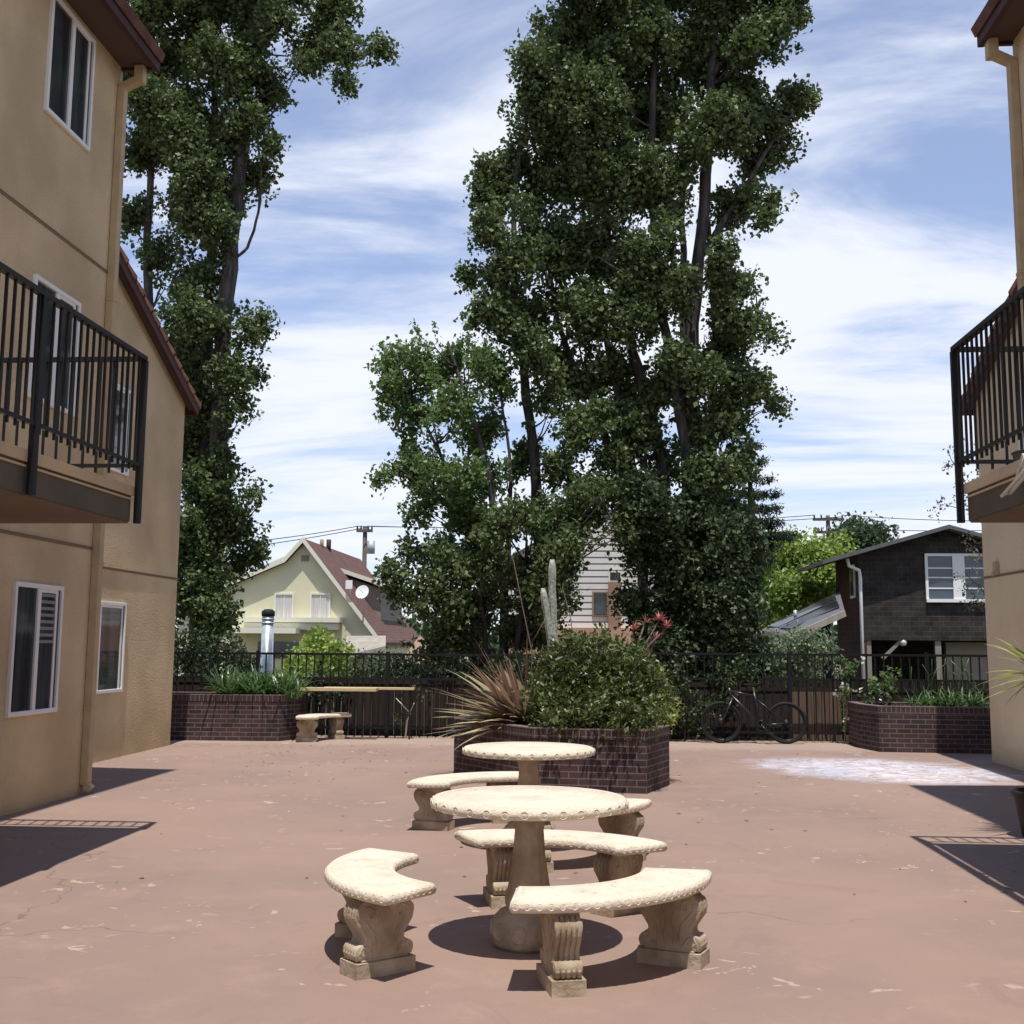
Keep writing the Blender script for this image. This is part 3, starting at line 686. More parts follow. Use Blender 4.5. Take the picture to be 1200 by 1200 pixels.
for i, ((bx, by), ang, lab) in enumerate(bench_list):
    b = bp_ if i == 0 else copy_tree(bp_); a = R(ang)
    b.location = (bx+.8*math.cos(a), by+.8*math.sin(a), 0); b.rotation_euler.z = a; b['label'] = lab

# ------------------------------------------------------------------ brick planters
def planter(name, poly, h, label, wall=.12):
    c = sum((Vector(p) for p in poly), Vector((0, 0)))/len(poly)
    root = thing(name, (c.x, c.y, 0), label, 'planter')
    def inset(d):
        n = len(poly); out = []
        ar = sum(poly[i][0]*poly[(i+1) % n][1]-poly[(i+1) % n][0]*poly[i][1] for i in range(n)); sg = 1 if ar > 0 else -1
        for i in range(n):
            p0, p1, p2 = Vector(poly[i-1]), Vector(poly[i]), Vector(poly[(i+1) % n])
            d1 = (p1-p0).normalized(); d2 = (p2-p1).normalized(); n1 = Vector((-d1.y, d1.x))*sg; n2 = Vector((-d2.y, d2.x))*sg
            k = (n1+n2)/(1+n1.dot(n2)); out.append(p1+k*d)
        return out
    n = len(poly)
    def band(o, i_, z0, z1):
        mb = MB(); O = inset(o); I = inset(i_)
        for i in range(n):
            a, b = O[i], O[(i+1) % n]; c_, d_ = I[i], I[(i+1) % n]
            mb.add([(a.x, a.y, z0), (b.x, b.y, z0), (b.x, b.y, z1), (a.x, a.y, z1), (c_.x, c_.y, z1), (d_.x, d_.y, z1), (c_.x, c_.y, z0), (d_.x, d_.y, z0)], [(0, 1, 2, 3), (3, 2, 5, 4), (4, 5, 7, 6)])
        return mb
    if sum(poly[i][0]*poly[(i+1) % n][1]-poly[(i+1) % n][0]*poly[i][1] for i in range(n)) < 0: poly.reverse()
    band(0, .12, -.02, h-.11).build('brick_wall', M_brick, root)
    band(-.006, .13, h-.109, h-.012).build('soldier_course', M_soldier, root)
    band(-.008, .135, h-.0115, h).build('cap', M_cap, root)
    s_ = MB(); I = inset(.125); s_.prism([(p.x, p.y) for p in I], h-.3, h-.07); s_.build('soil', M_soil, root)
    return root
planter('brick_planter', [(-1.77, 15.45), (-.68, 13.78), (.56, 13.62), (.86, 14.5), (.86, 16.4), (.1, 17.4), (-1.1, 17.4), (-1.77, 16.6)], .68, 'octagonal purple brick planter in the middle of the patio behind the stone tables')
planter('brick_planter', [(-7.6, 19.98), (-5.2, 20.05), (-4.98, 20.55), (-4.98, 21.0), (-7.6, 21.0)], .75, 'purple brick planter against the left building, full of green strap leaved plants')
planter('brick_planter', [(4.22, 20.95), (4.22, 20.15), (4.38, 19.45), (6.9, 19.28), (6.9, 20.95)], .70, 'purple brick planter beside the right building, partly in shade')

# ------------------------------------------------------------------ fences
FY = 21.15
fr = thing('iron_fence', (-1, FY, 0), 'black iron picket fence with two rails running along the far edge of the patio', 'fence')
x = -8.2
while x < 7.6:
    x1 = x+2.3; zt = 1.42 if x < 0 else 1.47
    g = MB()
    for z in (zt, zt-.42, .16): g.box(x+.02, x1-.02, FY-.02, FY+.02, z-.02, z+.02)
    n = 16
    for i in range(1, n): xx = x+(x1-x)*i/n; g.box(xx-.011, xx+.011, FY-.011, FY+.011, .06, zt-.02 if x > 0 else zt+.0)
    g.build('panel', M_iron, fr)
    g = MB(); g.box(x-.03, x+.03, FY-.03, FY+.03, -.05, zt+.05); g.build('post', M_iron, fr)
    x = x1
wf = thing('wood_fence', (-1, FY+.45, -.2), 'board fence coloured dark for tree shade, standing behind the iron pickets', 'fence')
rs = random.Random(4); x = -8.4; pan = 0
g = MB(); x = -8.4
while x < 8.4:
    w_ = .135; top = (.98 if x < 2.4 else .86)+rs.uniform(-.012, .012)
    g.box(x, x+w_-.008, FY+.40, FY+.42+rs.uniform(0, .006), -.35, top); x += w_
g.build('boards', M_wood_shade, wf)
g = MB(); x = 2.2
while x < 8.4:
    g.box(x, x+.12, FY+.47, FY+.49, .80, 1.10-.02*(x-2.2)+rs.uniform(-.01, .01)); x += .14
g.build('upper_boards', M_wood_shade, wf)
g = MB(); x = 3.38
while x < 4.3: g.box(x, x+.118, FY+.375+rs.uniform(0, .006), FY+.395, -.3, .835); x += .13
tag(g.build('sunlit_panel', mat('sunlit_boards', (.15, .10, .07), .9, col2=(.08, .055, .04), vscale=3, stretch=(9, 9, .5), bump=.3, bscale=10), wf), 'board panel tinted paler brown for sunlight')  # paler brown paints sunlight onto this stretch of fence boards
g = MB(); g.box(2.2, 8.4, FY+.385, FY+.40, .84, .90); g.box(-8.4, 2.2, FY+.385, FY+.40, .90, .97); g.build('cap_rail', M_wood_shade, wf)
# timber counter on thin legs, in front of the fence at the left
tp = thing('plank_counter', (-4.1, 20.75, 0), 'yellow timber planks laid as a narrow counter on thin legs before the fence', 'counter')
g = MB(); g.cbox((-4.32, 20.55, .835), (1.30, .24, .055)); g.build('plank', M_plank, tp, bevel=.004)
g = MB(); g.cbox((-3.85, 20.82, .845), (1.55, .14, .04)); g.build('plank', M_plank, tp, bevel=.004)
for x_, y_ in ((-4.88, 20.6), (-3.15, 20.8)):
    g = MB(); g.box(x_-.012, x_+.012, y_-.012, y_+.012, 0, .806 if x_ < -4 else .93); g.build('leg', M_iron, tp)

# ------------------------------------------------------------------ bicycle
bk = thing('bicycle', (2.65, 20.75, 0), 'black mountain bicycle leaning on the iron fence', 'bicycle')
rw = .345; fy = 20.80; XB = 3.17; XF = 2.10
def bp(x, z, y=0): return Vector((x, fy+y, z))
for nm, xc in (('rear_wheel', XB), ('front_wheel', XF)):
    w_ = MB(); w_.ring(bp(xc, rw), (0, 1, 0), rw-.025, .026, 40); t_ = w_.build(nm, M_rubber, bk)
    w_ = MB(); w_.ring(bp(xc, rw), (0, 1, 0), rw-.058, .011, 40)
    for i in range(14):
        a = 2*math.pi*i/14; w_.tube([bp(xc, rw, .02*(-1)**i), bp(xc+(rw-.06)*math.cos(a), rw+(rw-.06)*math.sin(a))], .0015, 4)
    w_.tube([bp(xc, rw, -.04), bp(xc, rw, .04)], .022, 12); w_.build('rim', M_bframe, t_)
    w_ = MB(); w_.tube([bp(xc, rw, -.034), bp(xc, rw, -.028)], .075 if nm == 'front_wheel' else .055, 20); w_.build('rotor', M_iron, t_)
g = MB(); bb = (2.76, .30); hd = (2.26, .80); st_ = (2.66, .78)
g.tube([bp(*hd), bp(*bb)], .026, 10); g.tube([bp(2.25, .86), bp(st_[0], st_[1])], .020, 10); g.tube([bp(*bb), bp(st_[0]-.01, st_[1]+.06)], .017, 10)
for o in (-.05, .05): g.tube([bp(*bb, o*.5), bp(XB, rw, o)], .011, 8); g.tube([bp(st_[0], st_[1]-.03, o*.3), bp(XB, rw, o)], .009, 8)
g.tube([bp(2.235, .91), bp(2.285, .74)], .027, 10); g.build('frame', M_bframe, bk)
g = MB()
for o in (-.055, .055): g.tube([bp(2.28, .72, o), bp(XF, rw, o)], [.02, .014], 8)
g.tube([bp(2.28, .73, -.06), bp(2.28, .73, .06)], .02, 8); g.build('fork', M_bframe, bk)
g = MB(); g.tube([bp(2.235, .90), bp(2.22, .97), bp(2.17, .99)], .016, 8); g.tube([bp(2.20, 1.0, -.33), bp(2.17, .99, 0), bp(2.20, 1.0, .30)], .013, 8); g.build('handlebar', M_bframe, bk)
g = MB(); g.tube([bp(2.655, .84), bp(2.635, .96)], .014, 8); sp_ = g.build('seat_post', M_chrome, bk)
g = MB(); g.add([bp(2.48, .985, -.02), bp(2.48, .985, .02), bp(2.62, .98, .035), bp(2.76, .995, .07), bp(2.76, .995, -.07), bp(2.62, .98, -.035), bp(2.48, .955, -.02), bp(2.48, .955, .02), bp(2.62, .94, .03), bp(2.76, .955, .06), bp(2.76, .955, -.06), bp(2.62, .94, -.03)],
    [(0, 1, 2, 5), (5, 2, 3, 4), (11, 8, 7, 6), (10, 9, 8, 11), (0, 6, 7, 1), (1, 7, 8, 2), (2, 8, 9, 3), (3, 9, 10, 4), (4, 10, 11, 5), (5, 11, 6, 0)]); g.build('saddle', M_rubber, bk, bevel=.008)
g = MB(); g.ring(bp(*bb, -.05), (0, 1, 0), .085, .006, 28); g.tube([bp(bb[0], bb[1], -.07), bp(bb[0]+.12, bb[1]-.12, -.08)], .011, 8); g.tube([bp(bb[0], bb[1], .07), bp(bb[0]-.12, bb[1]+.12, .08)], .011, 8)
g.tube([bp(*bb, -.07), bp(*bb, .07)], .018, 8); g.build('crank', M_bframe, bk)
for q_ in (1, -1): g = MB(); g.cbox(bp(bb[0]+.12*q_, bb[1]-.12*q_, -.12*q_), (.09, .07, .02)); g.build('pedal', M_bframe, bk)

# ------------------------------------------------------------------ planting near
def strap_clump(mbs, p, n, ln, wd, rise=(.7, 1.4), droop=(.6, 1.6), az=None, rs=random.Random(3), spread=.14):
    for i in range(n):
        a = rs.uniform(*az) if az else rs.uniform(0, 2*math.pi)
        q = (p[0]+rs.uniform(-spread, spread), p[1]+rs.uniform(-spread, spread), p[2])
        rs.choice(mbs).blade(q, a, ln*rs.uniform(.6, 1.15), wd*rs.uniform(.8, 1.2), rs.uniform(*rise), rs.uniform(*droop), twist=rs.uniform(-.5, .5))
rs = random.Random(11)
for k in range(5):
    cx_ = -6.2+k*.28; cyy = 20.35+.25*(k % 2); m_ = MB()
    strap_clump([m_], (cx_, cyy, .68), 75, .62, .042, rise=(.5, 1.5), droop=(.5, 1.8), rs=rs)
    t_ = m_.build('strap_plant', M_strap, None, loc=(cx_, cyy, .68))
    tag(t_, ['glossy green strap leaved clump nearest the left building in its brick planter', 'second strap leaved clump from the left building in the left planter', 'middle of the five strap leaved clumps in the left planter', 'strap leaved clump just right of the middle one in the left planter', 'strap leaved clump at the right end of the left brick planter, by the counter'][k], 'plant', 'strap leaved clumps in the left planter')
for k in range(5):
    cx_ = 5.15+k*.22; m_ = MB(); strap_clump([m_], (cx_, 19.9+.15*(k % 2), .63), 45, .40, .032, rise=(.5, 1.5), droop=(.5, 1.8), rs=rs)
    tag(m_.build('strap_plant', M_strap, None, loc=(cx_, 19.9, .63)), ['low strap leaved clump at the left end of the row in the right planter', 'second low strap leaved clump from the creeper in the right planter', 'middle of the five low strap leaved clumps in the right planter', 'low strap leaved clump just right of the middle one in the right planter', 'low strap leaved clump nearest the right building in its brick planter'][k], 'plant', 'strap leaved clumps in the right planter')
m_ = MB(); rs2 = random.Random(2)
for i in range(16):
    x_ = 5.3+rs2.uniform(-.1, .7); m_.tube([(x_, 20.2, .63), (x_+rs2.uniform(-.15, .1), 20.2, 1.0+rs2.uniform(0, .25)), (x_+rs2.uniform(-.3, .2), 20.15, 1.2+rs2.uniform(0, .25))], .006, 5)
tag(m_.build('reed_plant', M_strap, None, loc=(5.6, 20.2, .63)), 'thin upright reedy stems in the right brick planter', 'plant')
# flax in the middle planter
fx = thing('flax', (-.85, 15.0, .6), 'spiky bronze and green striped flax fanning out over the left of the middle planter', 'plant')
m1, m2 = MB(), MB()
strap_clump([m1], (-.85, 15.0, .62), 60, .98, .11, rise=(.0, 1.15), droop=(.1, .8), az=(R(110), R(265)), rs=rs)
strap_clump([m2], (-.85, 15.0, .62), 64, 1.08, .12, rise=(-.1, .8), droop=(.1, .6), az=(R(110), R(265)), rs=rs)
strap_clump([m1], (-.85, 15.1, .62), 18, 1.1, .05, rise=(1.0, 1.45), droop=(.1, .5), rs=rs)
m1.build('leaf_fan', M_strapr, fx); m2.build('leaf_fan', M_strapy, fx)
# bush
bush = thing('bush', (-.05, 15.0, .6), 'rounded glossy dark green bush filling the middle brick planter', 'bush')
lob = [(-.05, 15.0, 1.15, .80, .80, .60), (.40, 14.9, 1.05, .50, .60, .50), (-.50, 14.8, 1.02, .36, .45, .44), (.15, 15.2, 1.42, .52, .5, .36), (-.1, 14.45, .95, .75, .45, .40), (.62, 14.9, .92, .30, .4, .32), (-.35, 13.98, .76, .38, .32, .24), (.12, 13.80, .76, .50, .32, .26), (.52, 13.85, .76, .32, .32, .26), (-.15, 14.6, 1.45, .5, .4, .3)]
P = clump_points(lob, 26, 26, .075, shell=.22, vert=.9); leaves_mesh('foliage', M_bush, bush, P, .070, droop=-.4, up=.8, aspect=.5)
m_ = MB()
for i in range(9):
    a = i*.7; m_.tube([(-.05+.1*math.cos(a), 15.0+.1*math.sin(a), .6), (-.05+.3*math.cos(a), 15+.3*math.sin(a), .9), (-.05+.6*math.cos(a), 15+.6*math.sin(a), 1.25)], [.02, .014, .006], 6)
m_.build('stem', M_twig, bush)
ys_ = thing('shrub', (.80, 14.75, .6), 'small yellow green variegated shrub spilling over the right rim of the middle planter', 'shrub')
P = clump_points([(.76, 14.7, .86, .26, .3, .20), (.62, 14.8, 1.08, .22, .25, .24)], 30, 22, .06, shell=.3); leaves_mesh('foliage', leaf_mat('variegated', (.09, .13, .03), (.30, .31, .08), .2), ys_, P, .062, aspect=.5)
m_ = MB(); m_.tube([(.7, 14.85, .6), (.74, 14.75, .85)], .012, 6); m_.build('stem', M_twig, ys_)
# cactus
ct = thing('cactus', (-.55, 16.0, .6), 'pale green column cactus with two arms rising behind the bush', 'cactus')
def cact(pts, r, nm):
    m_ = MB(); P_ = []; k = 14
    pts = [Vector(p) for p in pts]
    for i in range(k+1):
        t = i/k*(len(pts)-1); j = min(int(t), len(pts)-2); P_.append(pts[j].lerp(pts[j+1], t-j))
    rr = [r*(1+.06*math.sin(i*1.7)) for i in range(k+1)]; rr[-1] = r*.55; rr[-2] = r*.93
    n = 24; vs = []; fs = []
    for i, p in enumerate(P_):
        for j in range(n):
            a = 2*math.pi*j/n; q = rr[i]*(1 if j % 3 else .74); vs.append((p.x+q*math.cos(a), p.y+q*math.sin(a), p.z))
    for i in range(k):
        for j in range(n): fs.append((i*n+j, i*n+(j+1) % n, (i+1)*n+(j+1) % n, (i+1)*n+j))
    fs.append(tuple(range(k*n, k*n+n))); m_.add(vs, fs, True); m_.build(nm, M_cactus, ct)
cact([(-.52, 16, .6), (-.53, 16, 1.6), (-.56, 16, 2.3), (-.56, 16, 2.72)], .052, 'column')
cact([(-.60, 15.95, .6), (-.56, 15.95, 1.5), (-.62, 15.95, 1.95), (-.68, 15.95, 2.34)], .048, 'column')
# dry stalks
m_ = MB(); m_.tube([(-.85, 15.6, .6), (-.80, 15.6, 1.5), (-.93, 15.6, 2.1), (-1.05, 15.6, 2.7)], [.012, .010, .007, .003], 6); m_.tube([(-.82, 15.6, 1.6), (-.62, 15.6, 1.95)], [.008, .003], 5)
m_.tube([(-.25, 15.7, 1.2), (-.30, 15.7, 1.9), (-.42, 15.7, 2.35)], [.009, .006, .003], 5)
tag(m_.build('dry_stalk', M_twig, None, loc=(-.85, 15.6, .6)), 'thin dry flower stalks standing behind the flax and beside the cactus', 'stalk')
al = thing('succulent', (.35, 16.1, .6), 'branching succulent tipped with coral red rosettes, right of the bush', 'plant')
m_ = MB(); tips = [((.40, 16.1, 1.1), (.62, 16.1, 1.55), (.84, 16.05, 1.93)), ((.42, 16.1, 1.2), (.72, 16.05, 1.62), (.93, 16.0, 1.83)), ((.40, 16.1, 1.1), (.55, 16.1, 1.6), (.66, 16.1, 1.9)), ((.35, 16.1, 1.1), (.48, 16.0, 1.5), (.50, 16.0, 1.80)), ((.36, 16.1, 1.1), (.70, 16.2, 1.45), (.80, 16.2, 1.70))]
for a, b, c in tips: m_.tube([(.36, 16.1, .6), a, b, c], [.024, .02, .015, .009], 7)
m_.build('stem', M_twig, al); m_ = MB()
for i, (_, _, c) in enumerate(tips):
    for j in range(26 if i < 2 else 9): m_.blade(c, rs.uniform(0, 6.3), .13*rs.uniform(.7, 1.2), .035, rs.uniform(0, 1.2), rs.uniform(0, .6), seg=3)
m_.build('rosette', M_red, al)
# potted yucca at the right
yk = thing('potted_plant', (3.86, 10.95, 0), 'spiky yellow green cordyline in a black pot by the right building', 'plant')
m_ = MB(); m_.lathe([(.20, 0), (.21, .01), (.265, .34), (.285, .345), (.285, .39), (.262, .39), (.25, .33), (.01, .32)], (3.86, 10.95, 0), 36); m_.build('pot', M_pot, yk)
m_ = MB(); m_.tube([(3.86, 10.95, .3), (3.88, 10.95, .9), (3.93, 10.95, 1.38)], [.045, .04, .035], 9); m_.build('trunk', M_twig, yk)
m_ = MB(); strap_clump([m_], (3.93, 10.95, 1.36), 70, .60, .042, rise=(-.5, 1.4), droop=(.2, 1.2), rs=rs, spread=.03); m_.build('leaf_crown', M_yucca, yk)

# ivy and creepers on the fence
iv = thing('creeper', (4.1, 20.95, 0), 'leafy creeper with pale flowers climbing the fence left of the right planter', 'creeper')
lob = [(4.15, 21.0, 1.0, .12, .1, .35), (4.2, 21.0, .55, .10, .1, .35), (4.75, 20.8, .92, .42, .15, .22), (4.3, 21.0, 1.28, .35, .1, .12), (4.9, 20.9, 1.1, .2, .1, .25)]
P = clump_points(lob, 16, 14, .05); leaves_mesh('foliage', M_leafB, iv, P, .075); P = clump_points(lob[:4], 5, 3, .05, shell=.2); leaves_mesh('flowers', M_whitef, iv, P, .07, aspect=.9)
m_ = MB(); m_.tube([(4.15, 20.95, 0), (4.2, 21, .6), (4.12, 21, 1.3)], .012, 6); m_.tube([(5.1, 20.9, .7), (4.95, 20.9, 1.1), (4.75, 20.9, 1.2)], .008, 6); m_.build('stem', M_twig, iv)
iv = thing('creeper', (1.7, 21.0, 0), 'dark creeper hanging over the fence between the middle planter and the bicycle', 'creeper')
P = clump_points([(1.5, 21.05, 1.1, .55, .12, .35), (2.1, 21.05, 1.15, .45, .12, .3), (1.3, 21.05, .6, .35, .10, .45), (2.0, 21.08, .65, .35, .08, .4), (2.7, 21.1, 1.2, .3, .1, .18), (1.7, 21.05, .25, .3, .08, .2)], 24, 22, .06, warp=.12); leaves_mesh('foliage', M_ivy, iv, P, .06)
m_ = MB(); m_.tube([(1.5, 21.0, 0), (1.55, 21.03, .6), (1.45, 21.05, 1.2)], .015, 6); m_.build('stem', M_barkd, iv)
iv = thing('climber', (-3.3, 20.9, 0), 'bleached twisted stem and sparse leaves growing up the dark fence behind the counter', 'creeper')
m_ = MB(); m_.tube([(-3.24, 20.98, 0), (-3.22, 20.98, .3), (-3.16, 20.98, .42), (-3.26, 20.98, .52), (-3.42, 20.98, .68)], [.018, .016, .014, .012, .006], 6); m_.tube([(-3.18, 20.98, .42), (-3.10, 20.98, .60)], .007, 5); m_.build('stem', M_dead, iv)
P = clump_points([(-3.35, 21.0, .45, .3, .08, .35), (-3.0, 21.0, .8, .14, .08, .3)], 9, 9, .06); leaves_mesh('foliage', M_leafA, iv, P, .06)

# ------------------------------------------------------------------ trees
def tree(name, label, base, lobes, Y, trunk_specs, leafm, barkm, size, dens, k, sig, thick=1, group=None, cat='tree', extra=(), shell=.42):
    root = thing(name, base, label, cat, group)
    P = clump_points(px_lobes(lobes, Y, thick)+list(extra), dens, k, sig, shell=shell, warp=.30)
    leaves_mesh('crown', leafm, root, P, size)
    for pts, r0, r1 in trunk_specs:
        m_ = MB(); limb(m_, pts, r0, r1); m_.build('trunk', barkm, root)
    m_ = MB(); rs_ = random.Random(len(lobes)); tp_ = []
    for pts, r0, r1 in trunk_specs:
        for i in range(len(pts)-1):
            for j in range(6): tp_.append(Vector(pts[i]).lerp(Vector(pts[i+1]), j/6))
    for (x, y, z, rx, ry, rz) in px_lobes(lobes, Y, thick):
        for q_ in range(3):
            e_ = Vector((x+rs_.uniform(-.8, .8)*rx, y+rs_.uniform(-.8, .8)*ry, z+rs_.uniform(-.4, .9)*rz))
            best = min(tp_, key=lambda t_: (t_-e_).length+max(0, t_.z-e_.z+.5)*1.5+rs_.uniform(0, .6))
            if (best-e_).length > 2.0: continue
            md_ = best.lerp(e_, .55)+Vector((0, 0, -.12*(best-e_).length))
            m_.tube([best, best.lerp(md_, .5)+Vector((0, 0, -.03)), md_, md_.lerp(e_, .5)+Vector((rs_.uniform(-.06, .06), 0, .03)), e_], [.026, .021, .016, .011, .005], 5)
    m_.build('branches', barkm, root)
    return root
def tk(pxs, Y, z0=-.3):
    pts = [at(x_, y_, Y+dy) for x_, y_, dy in pxs]; return [tuple(p) for p in pts]
YA = 23.2
LA = [(690,-90,70,70),(780,-110,80,80),(870,-80,70,70),(790,-200,90,80),(700,-30,60,50),(760,-20,60,50),(840,-10,60,50),(910,-10,40,40),
 (680,45,58,48),(636,85,42,40),(750,60,62,50),(835,65,55,50),(905,45,40,30),(925,120,36,20),(890,125,38,34),(835,150,50,40),(765,135,52,44),(695,130,52,50),(625,150,44,40),
 (595,205,36,34),(588,262,34,34),(650,215,48,48),(720,205,46,48),(775,215,40,40),(560,310,13,12),(610,310,30,26),(650,290,44,40),(710,290,40,44),(770,300,34,40),(880,185,30,24),(893,245,14,26),(862,225,20,16),(915,160,18,14),
 (582,360,24,24),(625,365,38,34),(680,370,38,36),(740,375,34,36),(850,325,20,22),(858,372,32,20),(905,382,26,11),(845,415,32,28),(862,455,28,24),(895,482,14,8),(842,500,26,30),(865,540,20,22),(860,590,26,34),
 (618,420,28,28),(660,438,28,26),(700,430,24,26),(640,485,24,24),(735,455,22,24),(700,500,24,20),(750,520,20,24),(612,530,20,20),(670,560,20,16),(715,450,26,24),(742,500,22,26),(718,545,26,18),(698,575,26,14),(680,515,24,22),(765,545,16,26),(775,440,18,34),(560,380,14,14),(570,240,18,24),(745,330,26,26),(800,500,10,30),(800,345,18,26,-.9),(822,430,16,22,-.9),(838,310,16,26,-.7),(800,420,14,30,-.8),(845,250,18,20,.4),(830,555,24,24,-.8),(866,345,22,16)]
stemsA = [(tk([(818,880,0),(812,700,0),(806,520,0),(812,380,0),(826,240,0),(835,100,0),(838,-60,0)],YA), .19, .08),
 (tk([(800,880,.3),(790,700,.3),(775,540,.3),(750,440,.3),(720,330,.3),(700,200,.3),(690,40,.3)],YA), .16, .05),
 (tk([(832,880,-.2),(826,640,-.2),(795,480,-.2),(770,330,-.2),(765,180,-.2),(770,0,-.2)],YA), .15, .05),
 (tk([(845,880,.1),(838,700,.1),(822,520,.1),(800,400,.1),(800,260,.1),(800,100,.1)],YA), .13, .04), (tk([(825,880,.3),(824,640,.3),(834,500,.3),(838,380,.3),(830,260,.3)],YA), .12, .05), (tk([(785,880,.1),(770,640,.1),(735,520,.1),(715,430,.1),(700,360,.1)],YA), .10, .03),
 (tk([(640,820,0),(632,640,0),(622,500,0),(605,360,0),(600,240,0),(620,120,0)],YA), .14, .03),
 (tk([(760,860,.4),(752,640,.4),(700,480,.4),(660,400,.4),(640,300,.4)],YA), .13, .03),
 (tk([(815,360,-.3),(760,340,-.5),(700,300,-.6)],YA), .05, .015), (tk([(822,300,0),(860,245,0),(895,180,0),(930,130,0)],YA), .08, .02),
 (tk([(808,460,0),(850,410,0),(900,384,0)],YA), .06, .012), (tk([(790,600,0),(740,520,0),(700,470,0),(680,420,0)],YA), .07, .02),
 (tk([(835,90,0),(880,20,0),(910,-40,0)],YA), .07, .02)]
base = at(815, 900, YA); base.z = gz(base.x, base.y)
tree('poplar_tree', 'tall multi stemmed poplar towering over the fence behind the middle planter', base, LA, YA, stemsA, M_leafA, M_bark, .098, 21, 46, .125, thick=1.0)
# ivy mound round the foot of the big tree
LI = [(800,620,48,46),(760,600,34,32),(850,640,36,46),(800,690,50,46),(850,710,36,50),(755,650,22,26),(790,750,42,42),(845,780,30,52),(760,720,22,30),(800,820,34,46),(745,690,14,20),(875,690,20,22),(870,640,20,24),(740,575,24,20),(728,600,16,18),(790,850,24,26),(850,845,20,30),(880,770,14,18),(760,790,16,30),(800,800,30,30),(860,800,22,34),(895,800,16,24),(905,850,12,14)]
iv = thing('ivy_thicket', (at(810,880,YA-.9).x, YA-.9, -.4), 'dense dark ivy thicket wrapping the foot of the tall poplar at the fence', 'ivy')
P = clump_points(px_lobes(LI, YA-.9, 1.0, .3), 22, 44, .12, shell=.3, warp=.2); leaves_mesh('foliage', M_ivy, iv, P, .09)
m_ = MB(); limb(m_, tk([(812,880,-.9),(812,760,-.9),(806,640,-.8)],YA), .1, .05); m_.build('stem', M_barkd, iv)
# lighter tree left of it
YB = 22.6
LB = [(462,425,20,26),(455,450,14,18),(492,420,20,22),(520,425,28,28),(552,425,28,26),(578,445,24,28),(480,475,30,26),(525,475,34,30),(560,500,30,30),(462,545,14,11),(484,560,20,14),(505,520,30,26),(530,555,34,28),(580,555,28,28),(550,600,36,28),(505,600,20,14)]
LB2 = [(492,645,30,20),(470,680,20,14),(520,670,34,28),(560,650,34,32),(600,620,30,28),(640,610,26,28),(600,680,34,34),(640,670,26,32),(560,705,36,30),(520,715,28,24),(480,700,18,16),(600,730,32,24),(645,640,18,24),(540,745,30,22),(500,750,20,16),(665,580,16,18),(672,610,16,18),(700,590,22,16),(690,570,20,14),(705,612,26,14),(690,625,14,12),(668,650,14,22),(728,620,12,14),(664,690,14,20),(648,655,22,28),(652,712,20,24),(628,735,26,20),(610,700,20,24)]
base = at(598, 890, YB); base.z = gz(base.x, base.y)
tree('young_tree', 'light green young poplar with an open crown left of the tall poplar', base, LB, YB, [
 (tk([(596,890,0),(590,700,0),(575,560,0),(545,460,0),(525,400,0)],YB), .10, .02), (tk([(580,620,0),(530,560,0),(490,480,0),(465,425,0)],YB), .05, .012), (tk([(592,690,.2),(600,560,.2),(585,450,.2)],YB), .06, .015), (tk([(560,600,0),(510,580,0),(466,547,0)],YB), .03, .008)],
 M_leafB, M_bark, .088, 21, 40, .11)
base = at(560, 880, YB-.8); base.z = gz(base.x, base.y)
tree('understory_tree', 'bushy dark green small tree behind the fence, under the light green young poplar', base, LB2, YB-.5, [
 (tk([(570,880,-.5),(572,780,-.5),(560,680,-.5)],YB), .08, .03), (tk([(600,880,-.5),(606,760,-.5),(620,640,-.5)],YB), .08, .03), (tk([(571,780,-.5),(530,720,-.5),(495,650,-.5)],YB), .04, .01)],
 M_leafA, M_barkd, .088, 21, 42, .115)
# left poplars
YL = 24.5
LL = [(170,-60,60,50),(240,-70,60,60),(300,-60,50,60),(240,-160,70,60),(180,10,44,36),(235,0,44,40),(290,5,40,44),(325,30,20,24),(200,65,40,34),(255,75,42,38),(305,85,32,32),(330,110,14,16),(350,75,14,14),(376,50,24,24),(385,8,26,22),(408,60,24,20),(434,60,18,10),(412,90,10,16),(395,30,20,20),(345,0,16,18),
 (180,130,34,34),(230,140,40,36),(285,145,30,34),(315,160,12,16),(180,185,24,20),(228,200,30,30),(275,205,26,30),(306,210,9,22),
 (235,265,30,30),(185,310,14,30),(265,265,16,24),(240,320,32,30),(205,345,20,26),(225,380,30,30),(262,370,18,24),(300,375,10,16),(288,395,14,14),(230,430,28,26),(275,435,18,20),(290,450,12,16),(240,480,26,26),(280,490,14,20),(245,530,26,26),(275,545,14,20),(245,580,26,26),(278,590,14,14),(300,592,10,7),(290,620,18,14),(262,625,24,24),(238,660,32,32),(280,650,22,20),(250,710,30,30),(165,90,24,40),(165,165,24,30),(215,165,30,30),(160,250,20,26),(215,240,26,26),(250,230,26,30),(205,395,26,26),(215,440,24,26),(222,500,20,34),(225,560,22,30),(222,620,24,30),(258,600,26,26),(228,700,26,34),(228,455,18,22)]
base = at(250, 900, YL); base.z = gz(base.x, base.y)
